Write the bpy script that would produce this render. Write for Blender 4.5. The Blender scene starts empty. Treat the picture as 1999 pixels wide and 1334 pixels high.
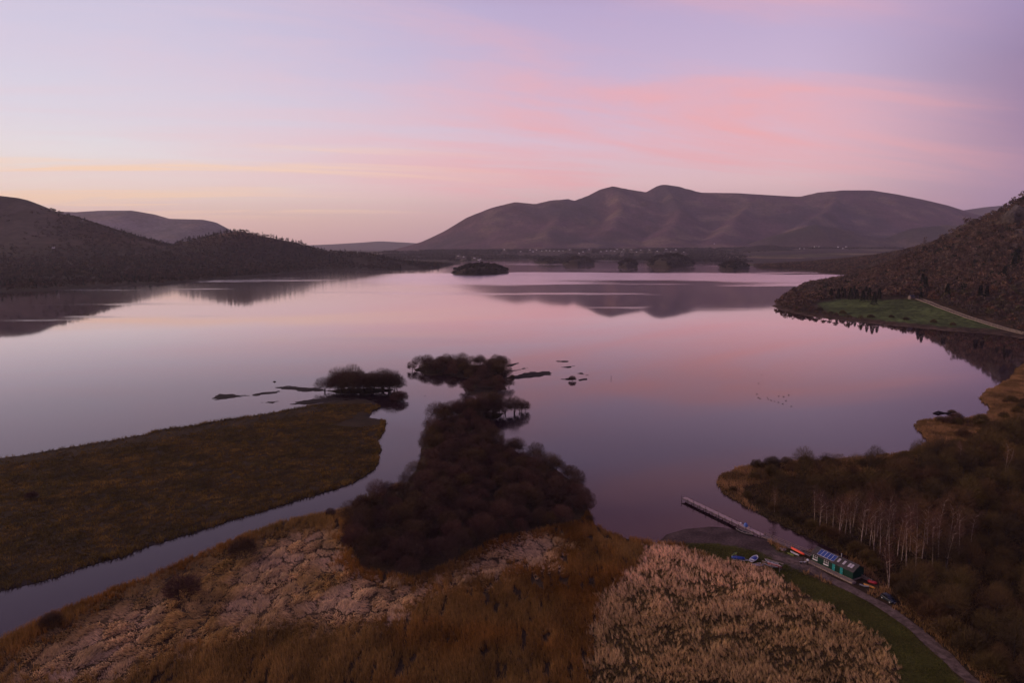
import bpy, math, random
import numpy as np
from mathutils import Vector, Matrix

random.seed(7)
RNG = np.random.default_rng(11)
scene = bpy.context.scene
COL = scene.collection
R = math.radians

# ------------------------------------------------------------------ camera
CAM_H = 95.0                      # drone height above the lake
LENS, SENSOR = 24.0, 36.0
PITCH = math.atan(188.0 / (1999 * LENS / SENSOR))   # looking slightly down
cam = bpy.data.cameras.new('camera')
cam.lens = LENS; cam.sensor_width = SENSOR
cam.clip_start = 1.0; cam.clip_end = 40000.0
camo = bpy.data.objects.new('camera', cam); COL.objects.link(camo)
camo.location = (0, 0, CAM_H)
camo.rotation_euler = (math.pi / 2 - PITCH, 0, 0)
scene.camera = camo

CS1, CS3 = 7.9, 3.3               # where in the cloud layer the view falls

# ------------------------------------------------------------------ world: dusk sky
SUN_AZ, SUN_EL = -72.0, 7.0       # afterglow low in the west (degrees from +Y, clockwise)

def lin(r, g, b, a=1.0):
    o = []
    for c in (r, g, b):
        c = c / 255.0
        o.append(c / 12.92 if c <= 0.04045 else ((c + 0.055) / 1.055) ** 2.4)
    return (o[0], o[1], o[2], a)

world = bpy.data.worlds.new('World'); scene.world = world
world.use_nodes = True
wt = world.node_tree; wt.nodes.clear()

def wn(kind, **kw):
    n = wt.nodes.new(kind)
    for k, v in kw.items():
        setattr(n, k, v)
    return n

def feed(sock, v):
    if isinstance(v, bpy.types.NodeSocket):
        sock.id_data.links.new(v, sock)
    else:
        sock.default_value = v

def wmath(op, a, b=0.0, c=0.0, clamp=False):
    n = wn('ShaderNodeMath', operation=op, use_clamp=clamp)
    feed(n.inputs[0], a); feed(n.inputs[1], b)
    if len(n.inputs) > 2: feed(n.inputs[2], c)
    return n.outputs[0]

def wrange(v, a, b, lo=0.0, hi=1.0, smooth=True):
    n = wn('ShaderNodeMapRange', interpolation_type='SMOOTHSTEP' if smooth else 'LINEAR')
    feed(n.inputs[0], v)
    for i, q in enumerate((a, b, lo, hi)): n.inputs[i + 1].default_value = q
    return n.outputs[0]

def wmix(f, a, b):
    n = wn('ShaderNodeMix', data_type='RGBA')
    feed(n.inputs[0], f); feed(n.inputs[6], a); feed(n.inputs[7], b)
    return n.outputs[2]

def wramp(v, stops):
    n = wn('ShaderNodeValToRGB')
    el = n.color_ramp.elements
    el[0].position, el[0].color = stops[0]
    el[1].position, el[1].color = stops[-1]
    for p, c in stops[1:-1]:
        e = el.new(p); e.color = c
    feed(n.inputs[0], v)
    return n.outputs[0]

tc = wn('ShaderNodeTexCoord')
sx = wn('ShaderNodeSeparateXYZ'); wt.links.new(tc.outputs['Generated'], sx.inputs[0])
dx, dy, dz = sx.outputs
elev = wmath('MULTIPLY', wmath('ARCSINE', dz), 180 / math.pi)
hor = wmath('SQRT', wmath('ADD', wmath('MULTIPLY', dx, dx), wmath('MULTIPLY', dy, dy)))
hor = wmath('MAXIMUM', hor, 0.001)
gsun = wmath('DIVIDE', wmath('ADD', wmath('MULTIPLY', dx, math.sin(R(SUN_AZ))),
                             wmath('MULTIPLY', dy, math.cos(R(SUN_AZ)))), hor)
pe = wmath('DIVIDE', elev, 45.0, clamp=True)
E = lambda d: d / 45.0
west = wramp(pe, [(E(0), lin(212, 170, 162)), (E(2.0), lin(230, 192, 176)), (E(4.0), lin(240, 220, 204)), (E(6.5), lin(228, 224, 226)),
                  (E(9), lin(214, 214, 228)), (E(13), lin(204, 200, 222)), (E(18), lin(192, 190, 218)), (E(26), lin(166, 150, 186)), (E(45), lin(132, 126, 176))])
mid = wramp(pe, [(E(0), lin(186, 146, 158)), (E(2.4), lin(206, 168, 170)), (E(5), lin(226, 188, 192)), (E(8), lin(220, 188, 204)),
                 (E(12), lin(202, 180, 208)), (E(18), lin(184, 166, 202)), (E(22), lin(166, 132, 166)), (E(28), lin(150, 104, 144)), (E(45), lin(132, 108, 152))])
east = wramp(pe, [(E(0), lin(150, 122, 158)), (E(4), lin(154, 124, 158)), (E(8), lin(140, 112, 150)), (E(12), lin(136, 114, 152)),
                  (E(19), lin(156, 144, 190)), (E(26), lin(132, 110, 158)), (E(45), lin(114, 100, 152))])
colr = wmix(wrange(gsun, 0.18, 0.80), mid, west)
colr = wmix(wrange(gsun, -0.04, -0.40), colr, east)

# high thin cloud drawn out by the wind, on a flat layer far overhead
den = wmath('ADD', wmath('MAXIMUM', dz, 0.0), 0.11)
qx = wmath('DIVIDE', dx, den); qy = wmath('DIVIDE', dy, den)
qa = wmath('ADD', wmath('MULTIPLY', qx, 0.96), wmath('MULTIPLY', qy, 0.28))
qb = wmath('SUBTRACT', wmath('MULTIPLY', qy, 0.96), wmath('MULTIPLY', qx, 0.28))

def cloud(sa, sb, off, scale, detail=8.0, rough=0.6, dist=0.8):
    cv = wn('ShaderNodeCombineXYZ')
    feed(cv.inputs[0], wmath('MULTIPLY', qa, sa)); feed(cv.inputs[1], wmath('MULTIPLY', qb, sb)); cv.inputs[2].default_value = off
    n = wn('ShaderNodeTexNoise'); n.inputs['Scale'].default_value = scale
    n.inputs['Detail'].default_value = detail; n.inputs['Roughness'].default_value = rough
    n.inputs['Distortion'].default_value = dist
    wt.links.new(cv.outputs[0], n.inputs['Vector'])
    return n.outputs['Fac']

c1 = cloud(0.40, 1.0, CS1, 0.75)
c2 = cloud(0.30, 1.2, 9.1, 1.7, 9.0, 0.62)
c3 = cloud(0.16, 1.5, CS3, 1.5, 7.0, 0.55, 0.5)
win = wmath('MULTIPLY', wrange(elev, 0.5, 4.5), wrange(elev, 34.0, 11.0))
mixc = wmath('ADD', wmath('MULTIPLY', c1, 0.72), wmath('MULTIPLY', c2, 0.28))
pinkf = wmath('MULTIPLY', wmath('MULTIPLY', wrange(mixc, 0.40, 0.60), win), wmath('MULTIPLY', wrange(gsun, 0.85, 0.1, 0.25, 0.78), wrange(gsun, -0.32, -0.04, 0.06, 1.0)))
colr = wmix(pinkf, colr, wmix(wrange(gsun, 0.2, 0.8), lin(235, 170, 175), lin(232, 200, 208)))
hot = wmath('MULTIPLY', wmath('MULTIPLY', wrange(mixc, 0.54, 0.66), win), wmath('MULTIPLY', wrange(gsun, 0.6, 0.1, 0.1, 0.45), wrange(gsun, -0.4, -0.12)))
colr = wmix(hot, colr, lin(246, 166, 160))
crm = wmath('MULTIPLY', wmath('MULTIPLY', wrange(c3, 0.50, 0.60), wmath('MULTIPLY', wrange(elev, 1.5, 3.2), wrange(elev, 9.0, 6.0))),
            wrange(gsun, 0.20, 0.7, 0.0, 0.9))
crm = wmath('MULTIPLY', crm, wrange(c2, 0.42, 0.58, 0.15, 1.0))
colr = wmix(crm, colr, lin(250, 212, 180))
sky = wn('ShaderNodeTexSky', sky_type='NISHITA')
sky.sun_disc = False; sky.sun_elevation = R(SUN_EL); sky.sun_rotation = R(SUN_AZ)
sky.altitude = 150.0; sky.air_density = 1.0; sky.dust_density = 1.0
skym = wn('ShaderNodeMix', data_type='RGBA', blend_type='MULTIPLY')
skym.inputs[0].default_value = 1.0
wt.links.new(sky.outputs[0], skym.inputs[6]); skym.inputs[7].default_value = (0.09, 0.09, 0.09, 1)
colr = wmix(0.06, colr, skym.outputs[2])
bg = wn('ShaderNodeBackground'); feed(bg.inputs[0], colr); bg.inputs[1].default_value = 1.13
wo = wn('ShaderNodeOutputWorld'); wt.links.new(bg.outputs[0], wo.inputs[0])

# ------------------------------------------------------------------ faint afterglow "sun"
sl = bpy.data.lights.new('sun', 'SUN'); sl.energy = 2.6; sl.angle = R(40); sl.color = (1.0, 0.68, 0.48)
so = bpy.data.objects.new('sun', sl); COL.objects.link(so)
sd = Vector((math.sin(R(SUN_AZ)) * math.cos(R(SUN_EL + 9)), math.cos(R(SUN_AZ)) * math.cos(R(SUN_EL + 9)), math.sin(R(SUN_EL + 9))))
so.rotation_euler = sd.to_track_quat('Z', 'Y').to_euler()

vs = scene.view_settings
vs.view_transform = 'Standard'; vs.look = 'None'; vs.exposure = 0.0; vs.gamma = 1.0; vs.use_curve_mapping = False
cy = scene.cycles
cy.max_bounces = 5; cy.diffuse_bounces = 2; cy.glossy_bounces = 3; cy.transmission_bounces = 2
cy.volume_bounces = 0; cy.transparent_max_bounces = 4
cy.caustics_reflective = False; cy.caustics_refractive = False
cy.use_denoising = True
cy.use_adaptive_sampling = True; cy.adaptive_threshold = 0.015

# ------------------------------------------------------------------ helpers: survey, noise, meshes
FPX = 1999 * LENS / SENSOR

def ray(px, py):
    cx = (px - 999.5) / FPX; cyy = (667 - py) / FPX
    return np.array([cx, math.cos(PITCH) + cyy * math.sin(PITCH), -math.sin(PITCH) + cyy * math.cos(PITCH)])

def G(px, py, z=0.0):
    """ground position (plan survey read off the photograph) at height z"""
    d = ray(px, py); t = (z - CAM_H) / d[2]
    return (d[0] * t, d[1] * t)

def D(px, py, dist):
    d = ray(px, py); t = dist / d[1]
    return (d[0] * t, dist, CAM_H + d[2] * t)

def GP(pts, z=0.0):
    return np.array([G(a, b, z) for a, b in pts])

def drop(px, py, hf, t0=60.0, t1=14000.0):
    """where the line of sight first meets a height field"""
    d = ray(px, py); ts = t0 * 1.004 ** np.arange(int(math.log(t1 / t0) / math.log(1.004)))
    x, y, z = d[0] * ts, d[1] * ts, CAM_H + d[2] * ts
    h = hf(x, y); k = np.nonzero(z <= h)[0]; k = k[0] if len(k) else len(ts) - 1
    return (float(x[k]), float(y[k]), float(h[k]))

def _hash(ix, iy, seed):
    h = (ix.astype(np.int64) * 374761393 + iy.astype(np.int64) * 668265263 + seed * 1442695041) & 0xffffffff
    h = ((h ^ (h >> 13)) * 1274126177) & 0xffffffff
    h = h ^ (h >> 16)
    return (h & 0xffffff) / float(0xffffff)

def vn(x, y, seed=0):
    x = np.asarray(x, float); y = np.asarray(y, float)
    ix = np.floor(x); iy = np.floor(y); fx = x - ix; fy = y - iy
    fx = fx * fx * (3 - 2 * fx); fy = fy * fy * (3 - 2 * fy)
    ix = ix.astype(np.int64); iy = iy.astype(np.int64)
    a = _hash(ix, iy, seed); b = _hash(ix + 1, iy, seed); c = _hash(ix, iy + 1, seed); d = _hash(ix + 1, iy + 1, seed)
    return (a * (1 - fx) + b * fx) * (1 - fy) + (c * (1 - fx) + d * fx) * fy

def fbm(x, y, seed=0, oct=4, ridged=False):
    s = 0; a = 0.5; t = 0
    for o in range(oct):
        n = vn(x * 2 ** o + 17.3 * o, y * 2 ** o - 9.1 * o, seed + o)
        if ridged: n = 1 - np.abs(2 * n - 1)
        s = s + a * n; t += a; a *= 0.5
    return s / t

def worley(x, y, seed=0):
    """distance to the border between cells, cell id hash"""
    ix = np.floor(x).astype(np.int64); iy = np.floor(y).astype(np.int64)
    f1 = np.full(x.shape, 9.0); f2 = np.full(x.shape, 9.0); cid = np.zeros(x.shape)
    for i in (-1, 0, 1):
        for j in (-1, 0, 1):
            jx = ix + i; jy = iy + j
            px = jx + 0.1 + 0.8 * _hash(jx, jy, seed); py = jy + 0.1 + 0.8 * _hash(jx, jy, seed + 5)
            d = np.hypot(x - px, y - py); h = _hash(jx, jy, seed + 9)
            m = d < f1
            f2 = np.where(m, f1, np.minimum(f2, d)); cid = np.where(m, h, cid); f1 = np.where(m, d, f1)
    return f2 - f1, cid

def inpoly(x, y, poly):
    c = np.zeros(x.shape, bool); n = len(poly); j = n - 1
    for i in range(n):
        xi, yi = poly[i]; xj, yj = poly[j]
        m = ((yi > y) != (yj > y))
        with np.errstate(divide='ignore', invalid='ignore'):
            c ^= m & (x < (xj - xi) * (y - yi) / (yj - yi + 1e-12) + xi)
        j = i
    return c

def polydist(x, y, pts, closed=True, vals=None):
    """distance to a polyline; with vals also the value interpolated at the nearest point"""
    best = np.full(x.shape, 1e12); bv = np.zeros(x.shape)
    n = len(pts)
    for i in range(n if closed else n - 1):
        a = pts[i]; b = pts[(i + 1) % n]
        ex, ey = b[0] - a[0], b[1] - a[1]; L = ex * ex + ey * ey + 1e-9
        t = np.clip(((x - a[0]) * ex + (y - a[1]) * ey) / L, 0, 1)
        d = (x - a[0] - t * ex) ** 2 + (y - a[1] - t * ey) ** 2
        m = d < best
        best = np.where(m, d, best)
        if vals is not None:
            bv = np.where(m, vals[i] * (1 - t) + vals[(i + 1) % n] * t, bv)
    return (np.sqrt(best), bv) if vals is not None else np.sqrt(best)

def sdf(x, y, poly):
    d = polydist(x, y, poly)
    return np.where(inpoly(x, y, poly), d, -d)

def sstep(a, b, v):
    t = np.clip((v - a) / (b - a), 0, 1)
    return t * t * (3 - 2 * t)

def mesh_np(name, v, faces, col=None, smooth=False):
    v = np.asarray(v, np.float32); faces = np.asarray(faces, np.int32)
    me = bpy.data.meshes.new(name)
    k = faces.shape[1]; m = faces.shape[0]
    me.vertices.add(len(v)); me.vertices.foreach_set('co', v.ravel())
    me.loops.add(m * k); me.loops.foreach_set('vertex_index', faces.ravel())
    me.polygons.add(m)
    me.polygons.foreach_set('loop_start', np.arange(0, m * k, k, dtype=np.int32))
    me.polygons.foreach_set('loop_total', np.full(m, k, np.int32))
    if smooth: me.polygons.foreach_set('use_smooth', np.ones(m, bool))
    if col is not None:
        at = me.color_attributes.new('Col', 'FLOAT_COLOR', 'POINT')
        c4 = np.ones((len(v), 4), np.float32); c4[:, :3] = col
        at.data.foreach_set('color', c4.ravel())
    me.update(calc_edges=True)
    return me

def link(name, me, mat=None, parent=None, loc=None):
    o = bpy.data.objects.new(name, me); COL.objects.link(o)
    if mat is not None and me is not None and not me.materials: me.materials.append(mat)
    if parent is not None: o.parent = parent
    if loc is not None: o.location = loc
    return o

def tag(o, label=None, cat=None, group=None, kind=None):
    if label: o['label'] = label
    if cat: o['category'] = cat
    if group: o['group'] = group
    if kind: o['kind'] = kind
    return o

def thing(name, label, cat, loc=(0, 0, 0), rz=0.0, group=None):
    o = bpy.data.objects.new(name, None); COL.objects.link(o)
    o.location = loc; o.rotation_euler = (0, 0, rz); o.empty_display_size = 0.5
    return tag(o, label, cat, group)

def grid_mesh(name, xs, ys, hf, colf=None, keep=None, smooth=True):
    X, Y = np.meshgrid(xs, ys)
    Z = hf(X.ravel(), Y.ravel()).reshape(X.shape)
    v = np.stack([X.ravel(), Y.ravel(), Z.ravel()], 1)
    nx, ny = len(xs), len(ys)
    i = np.arange((ny - 1) * (nx - 1)); r = i // (nx - 1); c = i % (nx - 1)
    a = r * nx + c
    f = np.stack([a, a + 1, a + nx + 1, a + nx], 1)
    if keep is not None:
        zmax = np.max(Z.ravel()[f], 1)
        f = f[zmax > keep]
        used = np.unique(f); remap = np.full(len(v), -1); remap[used] = np.arange(len(used))
        v = v[used]; f = remap[f]
    col = colf(v[:, 0], v[:, 1], v[:, 2]) if colf else None
    return mesh_np(name, v, f, col, smooth)

class MB:
    """collects simple solids into one mesh"""
    def __init__(s): s.v = []; s.f = []
    def add(s, vs_, fs):
        o = len(s.v); s.v += [tuple(p) for p in vs_]; s.f += [tuple(i + o for i in f) for f in fs]; return s
    def box(s, c, d, rz=0.0, top=1.0):
        cx, cyy, cz = c; x, y, z = d[0] / 2, d[1] / 2, d[2] / 2
        ca, sa = math.cos(rz), math.sin(rz); pts = []
        for k in (-1, 1):
            q = top if k > 0 else 1.0
            for a, b in ((-1, -1), (1, -1), (1, 1), (-1, 1)):
                px, py = a * x * q, b * y * q
                pts.append((cx + px * ca - py * sa, cyy + px * sa + py * ca, cz + k * z))
        return s.add(pts, [(3, 2, 1, 0), (4, 5, 6, 7), (0, 1, 5, 4), (1, 2, 6, 5), (2, 3, 7, 6), (3, 0, 4, 7)])
    def tube(s, p0, p1, r0, r1=None, n=6, cap=True):
        r1 = r0 if r1 is None else r1
        p0 = Vector(p0); p1 = Vector(p1); d = (p1 - p0).normalized()
        u = d.orthogonal().normalized(); w = d.cross(u)
        pts = []
        for p, r in ((p0, r0), (p1, r1)):
            for k in range(n):
                a = 2 * math.pi * k / n
                pts.append(p + (u * math.cos(a) + w * math.sin(a)) * r)
        fs = [(k, (k + 1) % n, n + (k + 1) % n, n + k) for k in range(n)]
        if cap: fs += [tuple(range(n))[::-1], tuple(range(n, 2 * n))]
        return s.add(pts, fs)
    def bar(s, p0, p1, w, h):
        p0 = Vector(p0); p1 = Vector(p1); d = (p1 - p0).normalized()
        sd_ = d.cross(Vector((0, 0, 1)))
        sd_ = sd_.normalized() if sd_.length > 1e-4 else Vector((1, 0, 0))
        up = sd_.cross(d).normalized()
        pts = [p + sd_ * a * w / 2 + up * b * h / 2 for p in (p0, p1) for a, b in ((-1, -1), (1, -1), (1, 1), (-1, 1))]
        return s.add(pts, [(3, 2, 1, 0), (4, 5, 6, 7), (0, 1, 5, 4), (1, 2, 6, 5), (2, 3, 7, 6), (3, 0, 4, 7)])
    def loft(s, secs, cap=True, closed=True):
        n = len(secs[0]); vs_ = [p for q in secs for p in q]; fs = []
        for i in range(len(secs) - 1):
            for k in range(n if closed else n - 1):
                a = i * n + k; b = i * n + (k + 1) % n
                fs.append((a, b, b + n, a + n))
        if cap: fs += [tuple(range(n))[::-1], tuple(range((len(secs) - 1) * n, len(secs) * n))]
        return s.add(vs_, fs)
    def mesh(s, name, smooth=False, bevel=0.0):
        me = bpy.data.meshes.new(name); me.from_pydata(s.v, [], s.f); me.update()
        import bmesh
        bm = bmesh.new(); bm.from_mesh(me)
        bmesh.ops.recalc_face_normals(bm, faces=bm.faces)
        if bevel > 0:
            bmesh.ops.bevel(bm, geom=bm.edges[:], offset=bevel, segments=1, affect='EDGES')
        bm.to_mesh(me); bm.free()
        if smooth: me.polygons.foreach_set('use_smooth', np.ones(len(me.polygons), bool))
        return me
    def build(s, name, mat, parent=None, smooth=False, bevel=0.0, loc=None):
        return link(name, s.mesh(name, smooth, bevel), mat, parent, loc)

# ------------------------------------------------------------------ materials
def material(name):
    m = bpy.data.materials.new(name); m.use_nodes = True
    nt = m.node_tree; b = nt.nodes['Principled BSDF']
    b.inputs['Specular IOR Level'].default_value = 0.2
    return m, nt, b

def nnoise(nt, scale, detail=4.0, coord='Object', rough=0.6, vec=None):
    n = nt.nodes.new('ShaderNodeTexNoise'); n.inputs['Scale'].default_value = scale
    n.inputs['Detail'].default_value = detail; n.inputs['Roughness'].default_value = rough
    if vec is None:
        t = nt.nodes.new('ShaderNodeTexCoord'); vec = t.outputs[coord]
    nt.links.new(vec, n.inputs['Vector'])
    return n.outputs['Fac']

def nmix(nt, f, a, b, blend='MIX'):
    n = nt.nodes.new('ShaderNodeMix'); n.data_type = 'RGBA'; n.blend_type = blend
    feed(n.inputs[0], f); feed(n.inputs[6], a); feed(n.inputs[7], b)
    return n.outputs[2]

def nrange(nt, v, a, b, lo=0.0, hi=1.0):
    n = nt.nodes.new('ShaderNodeMapRange'); n.interpolation_type = 'SMOOTHSTEP'
    feed(n.inputs[0], v)
    for i, q in enumerate((a, b, lo, hi)): n.inputs[i + 1].default_value = q
    return n.outputs[0]

def plain(name, rgb, rough=0.7, var=0.35, scale=3.0, spec=0.2, bump=0.0, metal=0.0):
    """painted or natural surface with grain and blotches"""
    m, nt, b = material(name)
    n1 = nnoise(nt, scale, 5.0)
    dark = tuple(c * (1 - var) for c in rgb) + (1,); lite = tuple(min(1, c * (1 + var * 0.6)) for c in rgb) + (1,)
    nt.links.new(nmix(nt, nrange(nt, n1, 0.3, 0.7), dark, lite), b.inputs['Base Color'])
    b.inputs['Roughness'].default_value = rough; b.inputs['Specular IOR Level'].default_value = spec
    b.inputs['Metallic'].default_value = metal
    if bump > 0:
        bp = nt.nodes.new('ShaderNodeBump'); bp.inputs['Strength'].default_value = bump
        bp.inputs['Distance'].default_value = 0.1
        nt.links.new(nnoise(nt, scale * 4, 4.0), bp.inputs['Height']); nt.links.new(bp.outputs[0], b.inputs['Normal'])
    return m

def vcol(name, var=0.35, scale=0.3, rough=0.9, fine=4.0, bump=0.0, bscale=0.5, bdist=0.3):
    """surface whose own colour is stored on its vertices, broken up by grain"""
    m, nt, b = material(name)
    a = nt.nodes.new('ShaderNodeAttribute'); a.attribute_name = 'Col'
    n1 = nnoise(nt, scale, 6.0); n2 = nnoise(nt, fine, 4.0)
    lo = 1 - var; hi = 1 + var
    f1 = nrange(nt, n1, 0.25, 0.75, lo, hi); f2 = nrange(nt, n2, 0.25, 0.75, lo, hi)
    mm = nt.nodes.new('ShaderNodeMath'); mm.operation = 'MULTIPLY'; feed(mm.inputs[0], f1); feed(mm.inputs[1], f2)
    cv = nt.nodes.new('ShaderNodeVectorMath'); cv.operation = 'SCALE'
    nt.links.new(a.outputs['Color'], cv.inputs[0]); feed(cv.inputs['Scale'], mm.outputs[0])
    nt.links.new(cv.outputs[0], b.inputs['Base Color'])
    b.inputs['Roughness'].default_value = rough; b.inputs['Specular IOR Level'].default_value = 0.05
    if bump > 0:
        bp = nt.nodes.new('ShaderNodeBump'); bp.inputs['Strength'].default_value = bump; bp.inputs['Distance'].default_value = bdist
        nt.links.new(nnoise(nt, bscale, 6.0), bp.inputs['Height']); nt.links.new(bp.outputs[0], b.inputs['Normal'])
    return m

def twig_mat(name, c0, c1, c2, rough=0.85):
    """twigs: tint varies from tree to tree and along the crown"""
    m, nt, b = material(name)
    oi = nt.nodes.new('ShaderNodeObjectInfo')
    rp = nt.nodes.new('ShaderNodeValToRGB'); el = rp.color_ramp.elements
    el[0].position = 0.0; el[0].color = c0 + (1,); el[1].position = 1.0; el[1].color = c2 + (1,)
    e = el.new(0.5); e.color = c1 + (1,)
    nt.links.new(oi.outputs['Random'], rp.inputs[0])
    n = nnoise(nt, 0.7, 3.0)
    f = nrange(nt, n, 0.3, 0.7, 0.65, 1.4)
    cv = nt.nodes.new('ShaderNodeVectorMath'); cv.operation = 'SCALE'
    nt.links.new(rp.outputs[0], cv.inputs[0]); feed(cv.inputs['Scale'], f)
    nt.links.new(cv.outputs[0], b.inputs['Base Color'])
    b.inputs['Roughness'].default_value = rough; b.inputs['Specular IOR Level'].default_value = 0.05
    return m

def leafy(m, f):
    """let dry blades pass some light"""
    nt = m.node_tree; b = nt.nodes['Principled BSDF']; out = nt.nodes['Material Output']
    t = nt.nodes.new('ShaderNodeBsdfTranslucent'); mx = nt.nodes.new('ShaderNodeMixShader'); mx.inputs[0].default_value = f
    nt.links.new(b.inputs['Base Color'].links[0].from_socket, t.inputs[0])
    nt.links.new(b.outputs[0], mx.inputs[1]); nt.links.new(t.outputs[0], mx.inputs[2]); nt.links.new(mx.outputs[0], out.inputs[0])
    return m

M = {}
M['blade'] = leafy(vcol('reed_blades', 0.25, 0.06, 0.9, 1.3), 0.35)
M['ground'] = vcol('marsh_soil', 0.4, 0.12, 0.95, 1.6, 0.7, 0.9, 0.25)
M['hill'] = vcol('fell_side', 0.35, 0.004, 0.95, 0.03, 0.8, 0.02, 6.0)
M['slope'] = vcol('hill_slope', 0.45, 0.02, 0.95, 0.16, 1.0, 0.10, 5.0)
M['wood'] = vcol('woodland_canopy', 0.3, 0.02, 0.9, 0.2)
M['willow_twig'] = twig_mat('willow_twigs', (0.100, 0.050, 0.036), (0.064, 0.037, 0.029), (0.088, 0.054, 0.024))
M['wood_twig'] = twig_mat('woodland_twigs', (0.078, 0.042, 0.024), (0.088, 0.060, 0.022), (0.040, 0.027, 0.019))
M['birch_twig'] = twig_mat('birch_twigs', (0.105, 0.050, 0.038), (0.09, 0.052, 0.040), (0.14, 0.070, 0.026))
M['oak_twig'] = twig_mat('oak_twigs', (0.120, 0.062, 0.038), (0.070, 0.052, 0.044), (0.078, 0.064, 0.030))
M['needle'] = twig_mat('pine_needles', (0.014, 0.022, 0.014), (0.018, 0.024, 0.012), (0.012, 0.018, 0.013))
M['bark'] = plain('dark_bark', (0.05, 0.038, 0.032), 0.9, 0.4, 2.0)
M['birch_bark'] = plain('birch_bark', (0.30, 0.225, 0.185), 0.8, 0.6, 0.9)
M['mud'] = plain('wet_mud', (0.020, 0.013, 0.012), 0.8, 0.4, 0.4, 0.06, 0.4)
M['gravel'] = plain('path_gravel', (0.115, 0.082, 0.068), 0.95, 0.5, 0.8, 0.03, 0.6)
M['deck'] = plain('weathered_decking', (0.36, 0.26, 0.25), 0.85, 0.4, 2.5)
M['timber'] = plain('grey_timber', (0.155, 0.118, 0.105), 0.85, 0.4, 2.5)
M['timber_dark'] = plain('wet_timber', (0.035, 0.028, 0.026), 0.8, 0.4, 2.0)
M['hut_green'] = plain('dark_green_boards', (0.006, 0.034, 0.022), 0.6, 0.3, 2.0)
M['roof'] = plain('grey_roof_felt', (0.050, 0.042, 0.040), 0.85, 0.4, 1.2)
M['white'] = plain('white_paint', (0.62, 0.62, 0.62), 0.6, 0.1, 3.0)
M['teal'] = plain('teal_paint', (0.015, 0.19, 0.19), 0.6, 0.2, 3.0)
M['stone'] = plain('pale_stone', (0.24, 0.185, 0.155), 0.95, 0.5, 3.0, 0.05, 0.4)
M['solar'] = plain('solar_cells', (0.020, 0.045, 0.18), 0.25, 0.2, 1.0, 0.5)
M['alu'] = plain('aluminium', (0.42, 0.42, 0.44), 0.45, 0.1, 3.0, 0.5)
M['rooflight'] = plain('frosted_rooflight', (0.34, 0.31, 0.33), 0.4, 0.15, 2.0, 0.5)
M['glass'] = plain('dark_glass', (0.012, 0.013, 0.016), 0.08, 0.1, 1.0, 0.5)
M['red'] = plain('red_hull', (0.70, 0.060, 0.018), 0.4, 0.15, 2.0, 0.4)
M['crimson'] = plain('crimson_hull', (0.35, 0.022, 0.030), 0.45, 0.15, 2.0, 0.4)
M['yellow'] = plain('yellow_hull', (0.75, 0.33, 0.045), 0.4, 0.15, 2.0, 0.4)
M['lime'] = plain('lime_hull', (0.36, 0.45, 0.075), 0.45, 0.15, 2.0, 0.4)
M['blue'] = plain('blue_hull', (0.012, 0.038, 0.20), 0.45, 0.2, 2.0, 0.4)
M['tarp'] = plain('blue_tarpaulin', (0.045, 0.105, 0.34), 0.6, 0.25, 2.0, 0.3)
M['purple'] = plain('purple_hull', (0.085, 0.035, 0.10), 0.45, 0.2, 2.0, 0.4)
M['hull_dark'] = plain('tarred_hull', (0.012, 0.011, 0.012), 0.5, 0.2, 2.0, 0.4)
M['hull_pale'] = plain('varnished_gunwale', (0.30, 0.23, 0.205), 0.5, 0.2, 2.0, 0.4)
M['car'] = plain('navy_car_paint', (0.008, 0.014, 0.024), 0.35, 0.1, 1.0, 0.3)
M['tyre'] = plain('tyre_rubber', (0.012, 0.012, 0.012), 0.8, 0.1, 2.0)
M['lamp'] = plain('headlamp_lens', (0.55, 0.60, 0.58), 0.2, 0.1, 2.0, 0.6)
M['slate'] = plain('slate_roof', (0.07, 0.065, 0.07), 0.8, 0.3, 0.3)
M['house'] = plain('whitewashed_wall', (0.80, 0.76, 0.76), 0.8, 0.1, 0.2)
M['rubble'] = plain('field_stone', (0.16, 0.125, 0.11), 0.95, 0.4, 0.5)
M['bird'] = plain('dark_plumage', (0.02, 0.017, 0.018), 0.8, 0.2, 5.0)
M['rope'] = plain('pale_rope', (0.4, 0.36, 0.32), 0.8, 0.2, 5.0)

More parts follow.
